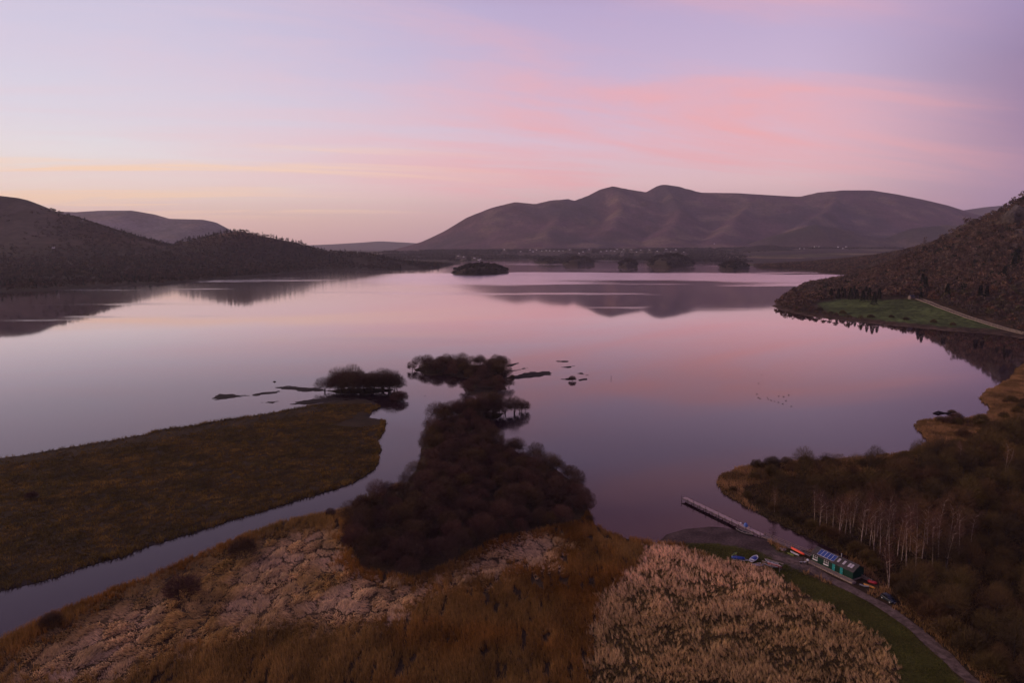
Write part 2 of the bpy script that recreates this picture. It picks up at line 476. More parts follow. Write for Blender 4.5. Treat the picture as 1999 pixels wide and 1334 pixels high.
def water_material():
    m, nt, b = material('lake_water')
    t = nt.nodes.new('ShaderNodeTexCoord'); mp = nt.nodes.new('ShaderNodeMapping')
    nt.links.new(t.outputs['Object'], mp.inputs[0]); mp.inputs['Scale'].default_value = (0.0012, 0.0042, 1)
    mp.inputs['Rotation'].default_value = (0, 0, R(-9))
    n = nnoise(nt, 1.0, 5.0, vec=mp.outputs[0], rough=0.55)
    ruf = nrange(nt, n, 0.51, 0.66)                       # patches of breeze
    sp = nt.nodes.new('ShaderNodeSeparateXYZ'); nt.links.new(t.outputs['Object'], sp.inputs[0])
    yy = nt.nodes.new('ShaderNodeMath'); yy.operation = 'MULTIPLY_ADD'; feed(yy.inputs[0], n); yy.inputs[1].default_value = 1500.0; feed(yy.inputs[2], sp.outputs[1])
    far = nrange(nt, yy.outputs[0], 2150, 2550)           # the open lake is more ruffled
    far2 = nrange(nt, yy.outputs[0], 3250, 3000)
    b0 = nt.nodes.new('ShaderNodeMath'); b0.operation = 'MULTIPLY'; feed(b0.inputs[0], far); feed(b0.inputs[1], far2)
    band = nt.nodes.new('ShaderNodeMath'); band.operation = 'MULTIPLY'; feed(band.inputs[0], b0.outputs[0]); feed(band.inputs[1], nrange(nt, sp.outputs[0], -620, -260))
    mx = nt.nodes.new('ShaderNodeMath'); mx.operation = 'MAXIMUM'; feed(mx.inputs[0], ruf); feed(mx.inputs[1], band.outputs[0])
    ra_ = nt.nodes.new('ShaderNodeMath'); ra_.operation = 'MAXIMUM'; feed(ra_.inputs[0], nrange(nt, ruf, 0, 1, 0.0, 0.16)); feed(ra_.inputs[1], nrange(nt, band.outputs[0], 0, 1, 0.0, 0.21))
    rb_ = nt.nodes.new('ShaderNodeMath'); rb_.operation = 'MAXIMUM'; feed(rb_.inputs[0], ra_.outputs[0]); feed(rb_.inputs[1], nrange(nt, sp.outputs[1], 850, 1600, 0.03, 0.085))
    rg = rb_.outputs[0]
    bp = nt.nodes.new('ShaderNodeBump'); bp.inputs['Distance'].default_value = 0.05
    mp2 = nt.nodes.new('ShaderNodeMapping'); nt.links.new(t.outputs['Object'], mp2.inputs[0])
    mp2.inputs['Scale'].default_value = (0.16, 0.34, 1); mp2.inputs['Rotation'].default_value = (0, 0, R(-16))
    w = nnoise(nt, 1.0, 3.0, vec=mp2.outputs[0], rough=0.5)
    nt.links.new(w, bp.inputs['Height'])
    nt.links.new(nrange(nt, mx.outputs[0], 0, 1, 0.06, 0.22), bp.inputs['Strength'])
    # mirror layer over the dark peaty body, strengthening towards grazing angles
    fr = nt.nodes.new('ShaderNodeFresnel'); fr.inputs[0].default_value = 1.34; nt.links.new(bp.outputs[0], fr.inputs[1])
    rp = nt.nodes.new('ShaderNodeValToRGB'); el = rp.color_ramp.elements
    el[0].position = 0.0; el[0].color = (0, 0, 0, 1); el[1].position = 0.9; el[1].color = (1, 1, 1, 1)
    for p_, c_ in ((0.10, 0.10), (0.19, 0.19), (0.33, 0.37), (0.52, 0.74)):
        e_ = el.new(p_); e_.color = (c_, c_, c_, 1)
    nt.links.new(fr.outputs[0], rp.inputs[0])
    gl = nt.nodes.new('ShaderNodeBsdfGlossy'); gl.inputs['Color'].default_value = (1.0, 0.90, 0.93, 1)
    nt.links.new(rg, gl.inputs['Roughness']); nt.links.new(bp.outputs[0], gl.inputs['Normal'])
    df = nt.nodes.new('ShaderNodeBsdfDiffuse'); df.inputs[0].default_value = (0.016, 0.008, 0.011, 1)
    ms = nt.nodes.new('ShaderNodeMixShader'); nt.links.new(rp.outputs[0], ms.inputs[0])
    nt.links.new(df.outputs[0], ms.inputs[1]); nt.links.new(gl.outputs[0], ms.inputs[2])
    nt.links.new(ms.outputs[0], nt.nodes['Material Output'].inputs[0]); nt.nodes.remove(b)
    return m
M['water'] = water_material()

# ================================================================== LARGE STRUCTURE
# ---- lake
def lake_sheet():
    ys = np.concatenate([[-600.0], np.linspace(60, 700, 9), [1500, 3000, 5200, 8200]])
    xs = np.array([-9000., -3000, -1000, -300, 0, 300, 1000, 3000, 9000])
    return grid_mesh('lake', xs, ys, lambda x, y: np.zeros(x.shape), smooth=False)
lake = link('lake', lake_sheet(), M['water']); tag(lake, 'still pink and purple lake mirroring the dusk sky', 'lake', kind='structure')

# ---- near shore: reed bed, wooded spit, beach, boat landing and wood
NEAR = [(-120, 1292), (0, 1250), (60, 1222), (120, 1195), (200, 1157), (280, 1130), (330, 1110), (400, 1079), (440, 1062), (500, 1036),
        (560, 1016), (640, 1004), (690, 992), (735, 968), (790, 942), (812, 915), (820, 892), (826, 866), (836, 838), (852, 822),
        (885, 812), (920, 806), (955, 804), (985, 808), (970, 817), (940, 824), (935, 838), (965, 860), (1010, 884), (1065, 902),
        (1112, 935), (1140, 968), (1150, 1000), (1160, 1022), (1190, 1042), (1230, 1053), (1278, 1060), (1300, 1046), (1340, 1032),
        (1390, 1028), (1430, 1034), (1462, 1046), (1492, 1052), (1530, 1068), (1585, 1077), (1625, 1086), (1655, 1096),
        (1658, 1091), (1630, 1074), (1590, 1057), (1545, 1037), (1500, 1013), (1455, 990), (1415, 966), (1396, 946),
        (1404, 930), (1440, 914), (1500, 906), (1600, 899), (1700, 893), (1775, 882), (1812, 862), (1796, 846), (1783, 832), (1792, 822),
        (1830, 819), (1880, 818), (1925, 811), (1934, 800), (1912, 778), (1924, 765), (1952, 752), (1975, 738), (1984, 722), (2010, 706),
        (2080, 700)]
NEARW = np.concatenate([GP(NEAR), np.array([[640., 620.], [640., 95.], [-170., 95.]])])

def near_d(x, y):
    return sdf(x, y, NEARW) + (fbm(x / 7, y / 7, 3, 3) - 0.5) * 2.6

def near_h(x, y):
    x = np.asarray(x, float); y = np.asarray(y, float)
    d = near_d(x, y)
    up = 0.60 * (1 - np.exp(-np.maximum(d, 0) / 2.2)) + 0.5 * (fbm(x / 30, y / 30, 8, 3) - 0.5) * sstep(0, 12, d)
    return np.where(d > 0, up, np.maximum(-1.6, d * 0.3))

ZP = {}
ZP['pale_mat'] = GP([(-40, 1330), (60, 1270), (150, 1215), (210, 1172), (290, 1135), (400, 1090), (450, 1068), (520, 1046), (600, 1040), (660, 1030),
                     (690, 1110), (740, 1140), (800, 1150), (880, 1128), (960, 1070), (1060, 1048), (1125, 1058), (1085, 1100), (1000, 1122),
                     (920, 1142), (860, 1162), (815, 1185), (780, 1222), (700, 1235), (600, 1242), (480, 1250), (400, 1262), (330, 1295),
                     (230, 1345), (60, 1345)])
ZP['pale_tall'] = GP([(1285, 1068), (1345, 1078), (1420, 1102), (1500, 1116), (1530, 1138), (1568, 1168), (1620, 1192), (1680, 1228),
                      (1722, 1262), (1748, 1300), (1770, 1360), (1140, 1360), (1158, 1260), (1165, 1180), (1215, 1140), (1240, 1105)])
ZP['verge'] = GP([(1330, 1064), (1400, 1066), (1470, 1078), (1500, 1090), (1540, 1112), (1600, 1136), (1650, 1158), (1700, 1182), (1745, 1210),
                  (1800, 1250), (1850, 1300), (1900, 1370), (1770, 1370), (1748, 1300), (1722, 1262), (1680, 1228), (1620, 1192), (1568, 1168),
                  (1530, 1138), (1500, 1116), (1420, 1102), (1345, 1078)])
ZP['verge_hut'] = GP([(1495, 1052), (1540, 1072), (1575, 1086), (1565, 1092), (1520, 1088), (1480, 1070), (1465, 1056)])
ZP['beach'] = GP([(1270, 1064), (1300, 1042), (1340, 1026), (1400, 1022), (1440, 1030), (1485, 1048), (1505, 1066), (1520, 1084), (1470, 1080),
                  (1400, 1068), (1340, 1066)])
ZP['yard'] = GP([(1480, 1078), (1520, 1082), (1580, 1096), (1600, 1112), (1610, 1136), (1560, 1118), (1520, 1102)])
ZP['wood'] = GP([(1440, 955), (1520, 938), (1640, 930), (1760, 918), (1860, 898), (1920, 850), (1999, 830), (2160, 820), (2200, 1460), (2010, 1440),
                 (1940, 1320), (1880, 1250), (1810, 1195), (1760, 1160), (1728, 1135), (1690, 1102), (1640, 1078), (1590, 1056), (1545, 1038),
                 (1500, 1012), (1465, 985)])
PATH = GP([(1505, 1088), (1545, 1096), (1585, 1112), (1620, 1131), (1660, 1152), (1700, 1172), (1742, 1197), (1792, 1234), (1842, 1278), (1902, 1336),
           (1970, 1410)], 0.6)

def wob(x, y, s=0, a=3.0, w=6.0):
    return x + (fbm(x / w, y / w, 40 + s, 3) - 0.5) * 2 * a, y + (fbm(x / w, y / w, 60 + s, 3) - 0.5) * 2 * a

def zone(k, x, y, a=3.0):
    xx, yy = wob(x, y, len(k), a)
    return inpoly(xx, yy, ZP[k])

def near_col(x, y, z):
    n = len(x); c = np.tile(np.array([0.040, 0.026, 0.015]), (n, 1))
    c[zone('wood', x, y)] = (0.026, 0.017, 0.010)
    c[zone('pale_mat', x, y)] = (0.050, 0.030, 0.016)
    c[zone('pale_tall', x, y)] = (0.040, 0.027, 0.012)
    g = zone('verge', x, y, 1.5) | zone('verge_hut', x, y, 1.0)
    c[g] = (0.040, 0.042, 0.010)
    c[zone('beach', x, y, 1.5)] = (0.062, 0.042, 0.038)
    c[zone('yard', x, y, 1.0)] = (0.078, 0.058, 0.050)
    c[z < 0.22] *= 0.6
    return c

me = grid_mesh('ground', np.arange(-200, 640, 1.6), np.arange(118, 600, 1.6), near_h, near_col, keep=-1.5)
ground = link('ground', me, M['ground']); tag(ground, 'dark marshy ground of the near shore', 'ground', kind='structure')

# path: a gravel ribbon laid over the ground
def resample(P, step):
    P = np.asarray(P); seg = np.hypot(*(P[1:] - P[:-1]).T); s = np.concatenate([[0], np.cumsum(seg)])
    q = np.arange(0, s[-1], step)
    pts = np.stack([np.interp(q, s, P[:, 0]), np.interp(q, s, P[:, 1])], 1)
    k = np.array([1, 2, 3, 2, 1.]) / 9
    pad = np.pad(pts, ((2, 2), (0, 0)), mode='edge')
    return np.stack([np.convolve(pad[:, i], k, 'valid') for i in (0, 1)], 1)

def ribbon(name, P, w, hf, lift, step=1.0, nw=5, wvar=0.25, seed=0):
    c = resample(P, step); t = np.gradient(c, axis=0); t /= np.hypot(t[:, 0], t[:, 1])[:, None]
    nrm = np.stack([-t[:, 1], t[:, 0]], 1); v = []
    for j in range(nw):
        u = (j / (nw - 1) - 0.5)
        ww = w * (1 + wvar * (vn(np.arange(len(c)) * 0.35, np.full(len(c), j * 0.7), seed) - 0.5) * 2)
        p = c + nrm * (u * ww)[:, None]
        zz = hf(p[:, 0], p[:, 1]) + lift - (0.03 if j in (0, nw - 1) else 0)
        v.append(np.column_stack([p, zz]))
    v = np.stack(v, 1); n = len(c)
    f = [(i * nw + j, i * nw + j + 1, (i + 1) * nw + j + 1, (i + 1) * nw + j) for i in range(n - 1) for j in range(nw - 1)]
    return mesh_np(name, v.reshape(-1, 3), f, smooth=True)
path = link('path', ribbon('path', PATH, 3.3, near_h, 0.07, wvar=0.22, seed=4), M['gravel'])
tag(path, 'grey gravel track running past the green hut', 'path', kind='structure')

# ---- flat sedge marsh across the channel
SEDGE = [(-140, 922), (0, 895), (60, 887), (130, 874), (200, 863), (285, 848), (300, 842), (360, 833), (430, 821), (520, 808), (600, 793),
         (650, 783), (700, 780), (733, 784), (742, 795), (728, 806), (722, 816), (744, 820), (757, 823), (752, 840), (740, 860),
         (743, 885), (738, 905), (722, 927), (690, 945), (640, 962), (560, 986), (480, 1010), (400, 1034), (300, 1067), (200, 1100), (100, 1132),
         (0, 1158), (-140, 1195)]
SEDGEW = GP(SEDGE)

def sedge_h(x, y):
    d = sdf(x, y, SEDGEW) + (fbm(x / 6, y / 6, 21, 3) - 0.5) * 3.0
    return np.where(d > 0, 0.55 * (1 - np.exp(-np.maximum(d, 0) / 3.5)) + 0.3 * (fbm(x / 12, y / 12, 28, 3) - 0.5) * sstep(0, 10, d), np.maximum(-1.2, d * 0.3))

def sedge_col(x, y, z):
    c = np.tile(np.array([0.034, 0.023, 0.013]), (len(x), 1)); c[z < 0.30] = (0.030, 0.022, 0.020); return c
me = grid_mesh('marsh', np.arange(-300, -50, 1.5), np.arange(170, 420, 1.5), sedge_h, sedge_col, keep=-1.1)
marsh = link('marsh', me, M['ground']); tag(marsh, 'flat marsh island of brown sedge beyond the water channel', 'marsh', kind='structure')

# ---- mud banks just breaking the surface
def mud(pts, z=0.0, hh=0.16, seed=0):
    P = GP(pts); lo = P.min(0) - 3; hi = P.max(0) + 3; st = max(0.35, (hi - lo).max() / 130)
    def hf(x, y):
        d = sdf(x, y, P) - .5 + (fbm(x / 4, y / 3, 70 + seed, 4) - 0.5) * 6.5
        return np.where(d > 0, hh * (1 - np.exp(-np.maximum(d, 0) / 1.2)) + 0.004, np.maximum(-0.6, d * 0.2))
    me = grid_mesh('mud_bank', np.arange(lo[0], hi[0], st), np.arange(lo[1], hi[1], st), hf, keep=-0.55)
    return tag(link('mud_bank', me, M['mud']), 'low dark mud bank just breaking the lake surface', 'mud bank', kind='structure')
for i, pts in enumerate([
        [(535, 757), (560, 754), (620, 757), (650, 764), (600, 766), (555, 761)],
        [(413, 776), (430, 769), (462, 770), (484, 773), (450, 778), (420, 782)],
        [(483, 772), (510, 766), (546, 763), (540, 769), (500, 773)],
        [(555, 791), (600, 781), (650, 776), (700, 778), (640, 786), (590, 791)],
        [(985, 738), (1030, 727), (1075, 725), (1077, 732), (1040, 738), (1000, 741)],
        [(985, 714), (1013, 708), (1011, 712), (990, 717)], [(985, 725), (1032, 718), (1030, 721), (1000, 726)],
        [(1094, 741), (1112, 738), (1128, 741), (1110, 744)], [(1130, 741), (1146, 739), (1146, 742), (1132, 744)],
        [(1078, 706), (1090, 704), (1112, 705), (1104, 708)], [(1096, 717), (1120, 715), (1112, 719)], [(505, 786), (542, 784), (530, 788)],
        [(1120, 729), (1135, 728), (1146, 733), (1130, 731)],
        [(640, 786), (700, 779), (735, 782), (700, 788)]]):
    mud(pts, seed=i)

# ---- low bank under each tree islet
def islet(pts, seed, hh=0.25):
    P = GP(pts); lo = P.min(0) - 5; hi = P.max(0) + 5
    def hf(x, y):
        d = sdf(x, y, P) - 2.5 + (fbm(x / 4, y / 4, 90 + seed, 3) - 0.5) * 5
        return np.where(d > 0, hh * (1 - np.exp(-np.maximum(d, 0) / 2)), np.maximum(-1, d * 0.3))
    me = grid_mesh('islet', np.arange(lo[0], hi[0], 1.5), np.arange(lo[1], hi[1], 1.5), hf, lambda x, y, z: np.tile(np.array([0.03, 0.02, 0.014]), (len(x), 1)), keep=-0.9)
    tag(link('islet', me, M['ground']), 'low dark bank under a clump of willows in the lake', 'islet', kind='structure')
    return hf, P
ISL_A = islet([(628, 764), (670, 757), (730, 756), (775, 759), (770, 767), (720, 771), (650, 771)], 1)
ISL_B = islet([(797, 722), (835, 712), (900, 712), (960, 712), (990, 717), (985, 735), (950, 742), (912, 742), (870, 734), (830, 735)], 2)
ISL_C = islet([(905, 764), (920, 748), (985, 745), (1000, 760), (960, 770), (915, 775)], 3)

# ---- fells and far shores
def ridge_pts(lst, dist):
    out = []
    for q in lst:
        d = q[2] if len(q) > 2 else dist
        out.append(D(q[0], q[1], d))
    return np.array(out)

WSHORE = np.concatenate([GP([(-500, 640), (-250, 592), (0, 571), (150, 563), (330, 554), (420, 546), (520, 538), (600, 530), (640, 527), (760, 528), (850, 525),
                             (893, 516), (903, 508)]), np.array([[-300., 6500.], [-7000., 6500.], [-7000., 900.]])])
R1 = ridge_pts([(-420, 360, 3300), (-120, 374, 3200), (0, 384, 3000), (40, 389, 3000), (70, 403, 2950), (120, 420, 2900), (170, 439, 2850), (220, 457, 2800), (270, 474, 2750),
                (330, 489, 2700)], 3000)
R2 = ridge_pts([(290, 512), (320, 496), (345, 480), (365, 472), (400, 466), (440, 456), (470, 453), (500, 460), (540, 465), (575, 468), (590, 476), (640, 484), (700, 490), (760, 494), (830, 496),
                (870, 499)], 2950)

def west_h(x, y):
    d = sdf(x, y, WSHORE) + (fbm(x / 60, y / 60, 5, 3) - 0.5) * 40
    z = np.full(x.shape, 0.0)
    for Rk, w, sd_ in ((R1, 480, 31), (R2, 330, 36)):
        dr, zr = polydist(x, y, Rk[:, :2], False, Rk[:, 2])
        z = np.maximum(z, zr * np.exp(-(dr / w) ** 1.35))
    rug = fbm(x / 260, y / 260, 33, 4, True) - 0.5
    z = z * (1 + 0.18 * rug * sstep(100, 600, np.minimum(polydist(x, y, R1[:, :2], False), polydist(x, y, R2[:, :2], False))))
    s = sstep(0, 480, d)
    return np.where(d > 0, 1.5 + z * s + 3 * sstep(0, 60, d), np.maximum(-5, d * 0.1))

def west_col(x, y, z):
    n = fbm(x / 300, y / 300, 51, 4)[:, None]
    brack = np.array([0.076, 0.040, 0.023]); heath = np.array([0.048, 0.036, 0.029]); wd = np.array([0.034, 0.026, 0.018])
    n = sstep(.35, .65, n)
    c = brack * n + heath * (1 - n)
    k = sstep(150, 60, z)[:, None]
    return c * (1 - k) + wd * k
me = grid_mesh('hillside_west', np.arange(-3600, 100, 22.), np.arange(1150, 4300, 22.), west_h, west_col, keep=-4)
hw = link('hill', me, M['hill']); tag(hw, 'brown bracken fell and wooded knoll on the far west shore', 'hill', kind='structure')

def mountain(name, label, ridges, xr, yr, step, cols, seed, base=0.0, rough=0.25, rscale=900.):
    RR = [(np.asarray(r), w) for r, w in ridges]
    def hf(x, y):
        z = np.zeros(x.shape); dm = np.full(x.shape, 1e9)
        for r, w in RR:
            dr, zr = polydist(x, y, r[:, :2], False, r[:, 2])
            z = np.maximum(z, zr * np.exp(-(dr / w) ** 1.25)); dm = np.minimum(dm, dr)
        g = fbm(x / rscale, y / rscale, seed, 5, True) - 0.55
        g2 = fbm(x / (rscale * 0.3), y / (rscale * 0.3), seed + 9, 4, True) - 0.55
        g3 = fbm(x / (rscale * 0.13), y / (rscale * 0.13), seed + 19, 3, True) - 0.55
        return base + z * (1 + np.minimum(0.7 * rough * g + 0.65 * rough * g2 + 0.35 * rough * g3 - 0.02, 0.0) * sstep(20, 600, dm)) - 20
    def cf(x, y, z):
        n = fbm(x / 700, y / 700, seed + 3, 5)[:, None]; n2 = fbm(x / 260, y / 260, seed + 6, 4)[:, None]
        a, b, c = (np.array(q) for q in cols)
        n = sstep(0.35, 0.65, n); n2 = sstep(0.52, 0.72, n2)
        return (a * n + b * (1 - n)) * (1 - n2 * 0.6) + c * n2 * 0.6
    me = grid_mesh(name, np.arange(xr[0], xr[1], step), np.arange(yr[0], yr[1], step), hf, cf, keep=-15)
    o = link(name, me, M['hill']); tag(o, label, name, kind='structure')
    return hf

SK = [(700, 500, 8000), (786, 480, 8100), (830, 467, 8200), (870, 447, 8300), (912, 421, 8400), (960, 402, 8500), (1005, 391, 8600), (1045, 395, 8700), (1075, 388, 8700), (1108, 385, 8750), (1120, 389, 8800),
      (1150, 378, 8900), (1175, 365, 9000), (1195, 360, 9000), (1230, 367, 9100), (1262, 372, 9200), (1285, 359, 9300), (1297, 357, 9300), (1325, 361, 9300), (1370, 373, 9200),
      (1440, 374, 9200), (1520, 379, 9200), (1560, 381, 9200), (1600, 372, 9300), (1650, 368, 9400), (1700, 368, 9400), (1750, 376, 9400), (1800, 386, 9400), (1850, 398, 9400), (1890, 411, 9400),
      (1930, 422, 9400), (2050, 445, 9400)]
skr = ridge_pts(SK, 9000)
spurs = [ridge_pts([(1108, 386, 8750), (1090, 420, 8000), (1070, 455, 7200)], 0), ridge_pts([(1200, 362, 9000), (1215, 400, 8300), (1190, 445, 7400)], 0),
         ridge_pts([(1300, 360, 9300), (1330, 410, 8200), (1300, 455, 7200)], 0), ridge_pts([(960, 403, 8500), (950, 440, 7900), (940, 470, 7300)], 0),
         ridge_pts([(1480, 377, 9200), (1440, 420, 8200), (1400, 460, 7200)], 0), ridge_pts([(1640, 369, 9400), (1620, 405, 8500), (1560, 440, 7800)], 0)]
sk_h = mountain('mountain', 'long broad purple fell with two pointed summits beyond the lake',
         [(skr, 1250)] + [(s, 620) for s in spurs], (-2400, 8200), (5600, 11500), 45., ((0.080, 0.042, 0.048), (0.044, 0.031, 0.038), (0.15, 0.105, 0.070)), 71, rough=0.9)  # purple cast of the haze is partly mixed into these fell colours
sp_h = mountain('mountain', 'lower wooded spur in front of the long purple fell',
         [(ridge_pts([(1360, 492), (1440, 480), (1500, 459), (1545, 447), (1590, 434), (1640, 442), (1690, 456), (1730, 461), (1780, 442), (1850, 435), (1900, 441), (1960, 450), (2100, 462)], 7000), 520)],
         (1500, 6800), (5600, 8600), 40., ((0.050, 0.034, 0.030), (0.034, 0.030, 0.024), (0.09, 0.066, 0.040)), 83)
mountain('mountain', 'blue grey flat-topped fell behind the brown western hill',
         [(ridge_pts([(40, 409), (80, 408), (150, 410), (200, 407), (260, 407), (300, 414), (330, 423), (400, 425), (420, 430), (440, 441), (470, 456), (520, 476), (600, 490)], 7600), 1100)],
         (-6200, -1200), (5600, 9800), 60., ((0.12, 0.10, 0.105), (0.10, 0.09, 0.085), (0.15, 0.115, 0.085)), 91)  # colours lightened to stand in for some of the distance haze
mountain('mountain', 'faint low line of hills on the far horizon',
         [(ridge_pts([(420, 484), (600, 477), (650, 475), (700, 472), (740, 469), (800, 472), (860, 477), (1000, 480), (1200, 482)], 16000), 1500)],
         (-9000, 5000), (13500, 18000), 150., ((0.06, 0.05, 0.05), (0.05, 0.045, 0.04), (0.08, 0.06, 0.045)), 97)
mountain('mountain', 'pale distant fell showing over the end of the long purple ridge',
         [(ridge_pts([(1780, 425), (1850, 413), (1880, 408), (1920, 402), (1975, 397), (2100, 402)], 12500), 1400)],
         (5000, 12500), (10500, 15000), 110., ((0.07, 0.05, 0.05), (0.05, 0.04, 0.04), (0.09, 0.07, 0.05)), 101)

# far shore plain below the mountains
NSHORE = np.concatenate([GP([(860, 509), (900, 512), (950, 509), (1010, 507), (1080, 508), (1130, 511), (1180, 509), (1240, 511), (1300, 513), (1380, 513), (1440, 517), (1500, 522), (1600, 525)]),
                         np.array([[6000., 2600.], [6000., 9500.], [-2500., 9500.], [-2500., 5200.]])])
def plain_h(x, y):
    d = sdf(x, y, NSHORE) + (fbm(x / 140, y / 140, 15, 3) - 0.5) * 160
    return np.where(d > 0, 2 + 58 * sstep(0, 2600, d) + 10 * sstep(60, 500, d) * fbm(x / 300, y / 300, 19, 3), np.maximum(-6, d * 0.05))
def plain_col(x, y, z):
    w_, cid = worley(x / 260, y / 190, 14)
    c = np.tile(np.array([0.045, 0.032, 0.028]), (len(x), 1)); g = cid > 0.72
    c[g] = np.array([0.066, 0.056, 0.030]); c[cid > 0.93] = (0.135, 0.098, 0.056)
    return c
me = grid_mesh('plain', np.arange(-1500, 4800, 32.), np.arange(3000, 7600, 32.), plain_h, plain_col, keep=-5)
tag(link('plain', me, M['hill']), 'low fields and woods along the far shore', 'plain', kind='structure')

# valley floor beyond the plain
me = grid_mesh('valley', np.linspace(-12000, 13000, 40), np.linspace(7300, 19000, 30), lambda x, y: np.full(x.shape, 12.0), lambda x, y, z: np.tile(np.array([0.05, 0.04, 0.034]), (len(x), 1)))
tag(link('valley', me, M['hill']), 'dark valley floor behind the far shore', 'valley', kind='structure')

# ---- eastern shore: headland with green field, wooded hillside and crag
ESHORE = np.concatenate([GP([(1507, 598), (1530, 608), (1580, 618), (1650, 627), (1720, 634), (1800, 641), (1860, 647), (1930, 652), (1999, 660), (2060, 672), (2120, 690), (2300, 720)]),
                         np.array([[1200., 330.], [4200., 330.], [4200., 6200.], [1400., 6200.]]),
                         GP([(1455, 515), (1480, 523), (1570, 528), (1610, 534), (1665, 538), (1700, 541), (1680, 546), (1620, 550), (1575, 557), (1545, 570), (1522, 586)])])
ER = ridge_pts([(2250, 300, 1350), (2080, 345, 1400), (1999, 382, 1400), (1990, 386, 1410), (1976, 398, 1420), (1972, 414, 1440), (1940, 424, 1550), (1915, 444, 1600), (1880, 459, 1750), (1850, 467, 1850), (1800, 482, 2050), (1750, 495, 2350),
                (1700, 503, 2700), (1640, 509, 3100), (1600, 512, 3500)], 0)
def east_h(x, y):
    d = sdf(x, y, ESHORE) + (fbm(x / 25, y / 25, 25, 3) - 0.5) * 9
    dr, zr = polydist(x, y, ER[:, :2], False, ER[:, 2])
    dp = np.maximum(d, 0); t = dp / (dp + dr + 1)
    z = zr * np.power(t, 1.55)
    crag = sstep(0.55, 0.75, fbm(x / 70, y / 70, 26, 3)) * sstep(40, 120, z) * 26 * sstep(.3, .7, fbm(x / 22, y / 22, 126, 3, True))
    return np.where(d > 0, 1.2 * (1 - np.exp(-dp / 5)) + z + crag * sstep(0.25, 0.6, t) + 3 * (fbm(x / 50, y / 50, 29, 3) - 0.5) * sstep(20, 120, d), np.maximum(-4, d * 0.12))
FIELD = [drop(a, b, east_h)[:2] for a, b in [(1596, 592), (1640, 584), (1690, 586), (1740, 585), (1790, 587), (1830, 598), (1880, 616), (1935, 634), (1960, 642), (1900, 641), (1830, 637), (1760, 630), (1690, 622), (1640, 616), (1600, 604)]]
FIELD = np.array(FIELD)
def east_col(x, y, z):
    n = fbm(x / 60, y / 60, 44, 4)[:, None]
    c = np.array([0.060, 0.034, 0.022]) * n + np.array([0.038, 0.030, 0.018]) * (1 - n)
    sl = sstep(0.58, 0.72, fbm(x / 70, y / 70, 26, 3)) * sstep(60, 130, z)
    c = c * (1 - sl[:, None]) + np.array([0.075, 0.062, 0.054]) * (sl * (.5 + .9 * fbm(x / 16, y / 16, 127, 3)))[:, None]
    g = inpoly(x + 4 * (vn(x / 12, y / 12, 3) - .5), y + 12 * (vn(x / 12, y / 12, 5) - .5), FIELD)
    c[g] = np.array([0.058, 0.076, 0.024]) * (0.75 + 0.5 * n[g])
    c[z < 1.0] = (0.07, 0.045, 0.032)
    return c
me = grid_mesh('hillside_east', np.arange(330, 2300, 8.), np.arange(480, 3300, 10.), east_h, east_col, keep=-3)
he = link('hillside', me, M['slope']); tag(he, 'wooded eastern hillside with a crag and a green lakeside field', 'hillside', kind='structure')

# ---- wooded islands out in the lake
def island(pts, hh, seed):
    P = GP(pts); lo = P.min(0) - 20; hi = P.max(0) + 20
    def hf(x, y):
        d = sdf(x, y, P); return np.where(d > 0, hh * (1 - np.exp(-np.maximum(d, 0) / 35)) + 0.5, np.maximum(-3, d * 0.15))
    me = grid_mesh('island', np.linspace(lo[0], hi[0], 40), np.linspace(lo[1], hi[1], 40), hf, lambda x, y, z: np.tile(np.array([0.035, 0.026, 0.018]), (len(x), 1)), keep=-2.5)
    tag(link('island', me, M['hill']), 'low wooded island in the open lake', 'island', kind='structure')
    return hf, P
ISLES = [island([(880, 533), (900, 529), (940, 528), (985, 529), (994, 533), (975, 536), (930, 538), (890, 537)], 24, 1),
         island([(1042, 512), (1070, 510), (1100, 511), (1104, 514), (1070, 516), (1048, 515)], 20, 2),
         island([(1096, 514), (1120, 511), (1155, 512), (1161, 516), (1130, 519), (1102, 518)], 30, 3),
         island([(1207, 519), (1222, 516), (1243, 517), (1244, 522), (1225, 525), (1210, 524)], 30, 4),
         island([(1262, 516), (1300, 513), (1345, 514), (1356, 519), (1310, 524), (1270, 522)], 42, 5),
         island([(1404, 522), (1430, 519), (1458, 520), (1464, 525), (1430, 528), (1408, 527)], 24, 6)]

# ================================================================== VEGETATION
def blades(pts, h, nb, w, spread, lean, col, base_r=0.3, cvar=0.25, rng=RNG, bend=0.0):
    """tufts of tapering blades; pts Nx3, h N, lean Nx2 (per metre of height), col Nx3"""
    n = len(pts); N = n * nb
    P = np.repeat(pts, nb, 0); Hh = np.repeat(h, nb) * rng.uniform(0.6, 1.15, N)
    a = rng.uniform(0, 2 * np.pi, N); r = np.sqrt(rng.uniform(0, 1, N)) * base_r
    base = P + np.stack([np.cos(a) * r, np.sin(a) * r, np.full(N, -0.08)], 1)
    L = np.repeat(lean, nb, 0) + rng.normal(0, spread, (N, 2))
    nl = np.sqrt(1 + (L ** 2).sum(1))
    tip = base + np.stack([L[:, 0], L[:, 1], np.ones(N)], 1) * (Hh / nl)[:, None]
    b = rng.uniform(0, 2 * np.pi, N); side = np.stack([np.cos(b), np.sin(b), np.zeros(N)], 1) * (w * rng.uniform(0.6, 1.3, N))[:, None]
    v = np.empty((N, 3, 3)); v[:, 0] = base - side / 2; v[:, 1] = base + side / 2; v[:, 2] = tip
    C = np.repeat(col, nb, 0) * rng.uniform(1 - cvar, 1 + cvar, (N, 1))
    C = np.repeat(C[:, None, :], 3, 1)
    return v.reshape(-1, 3), C.reshape(-1, 3)

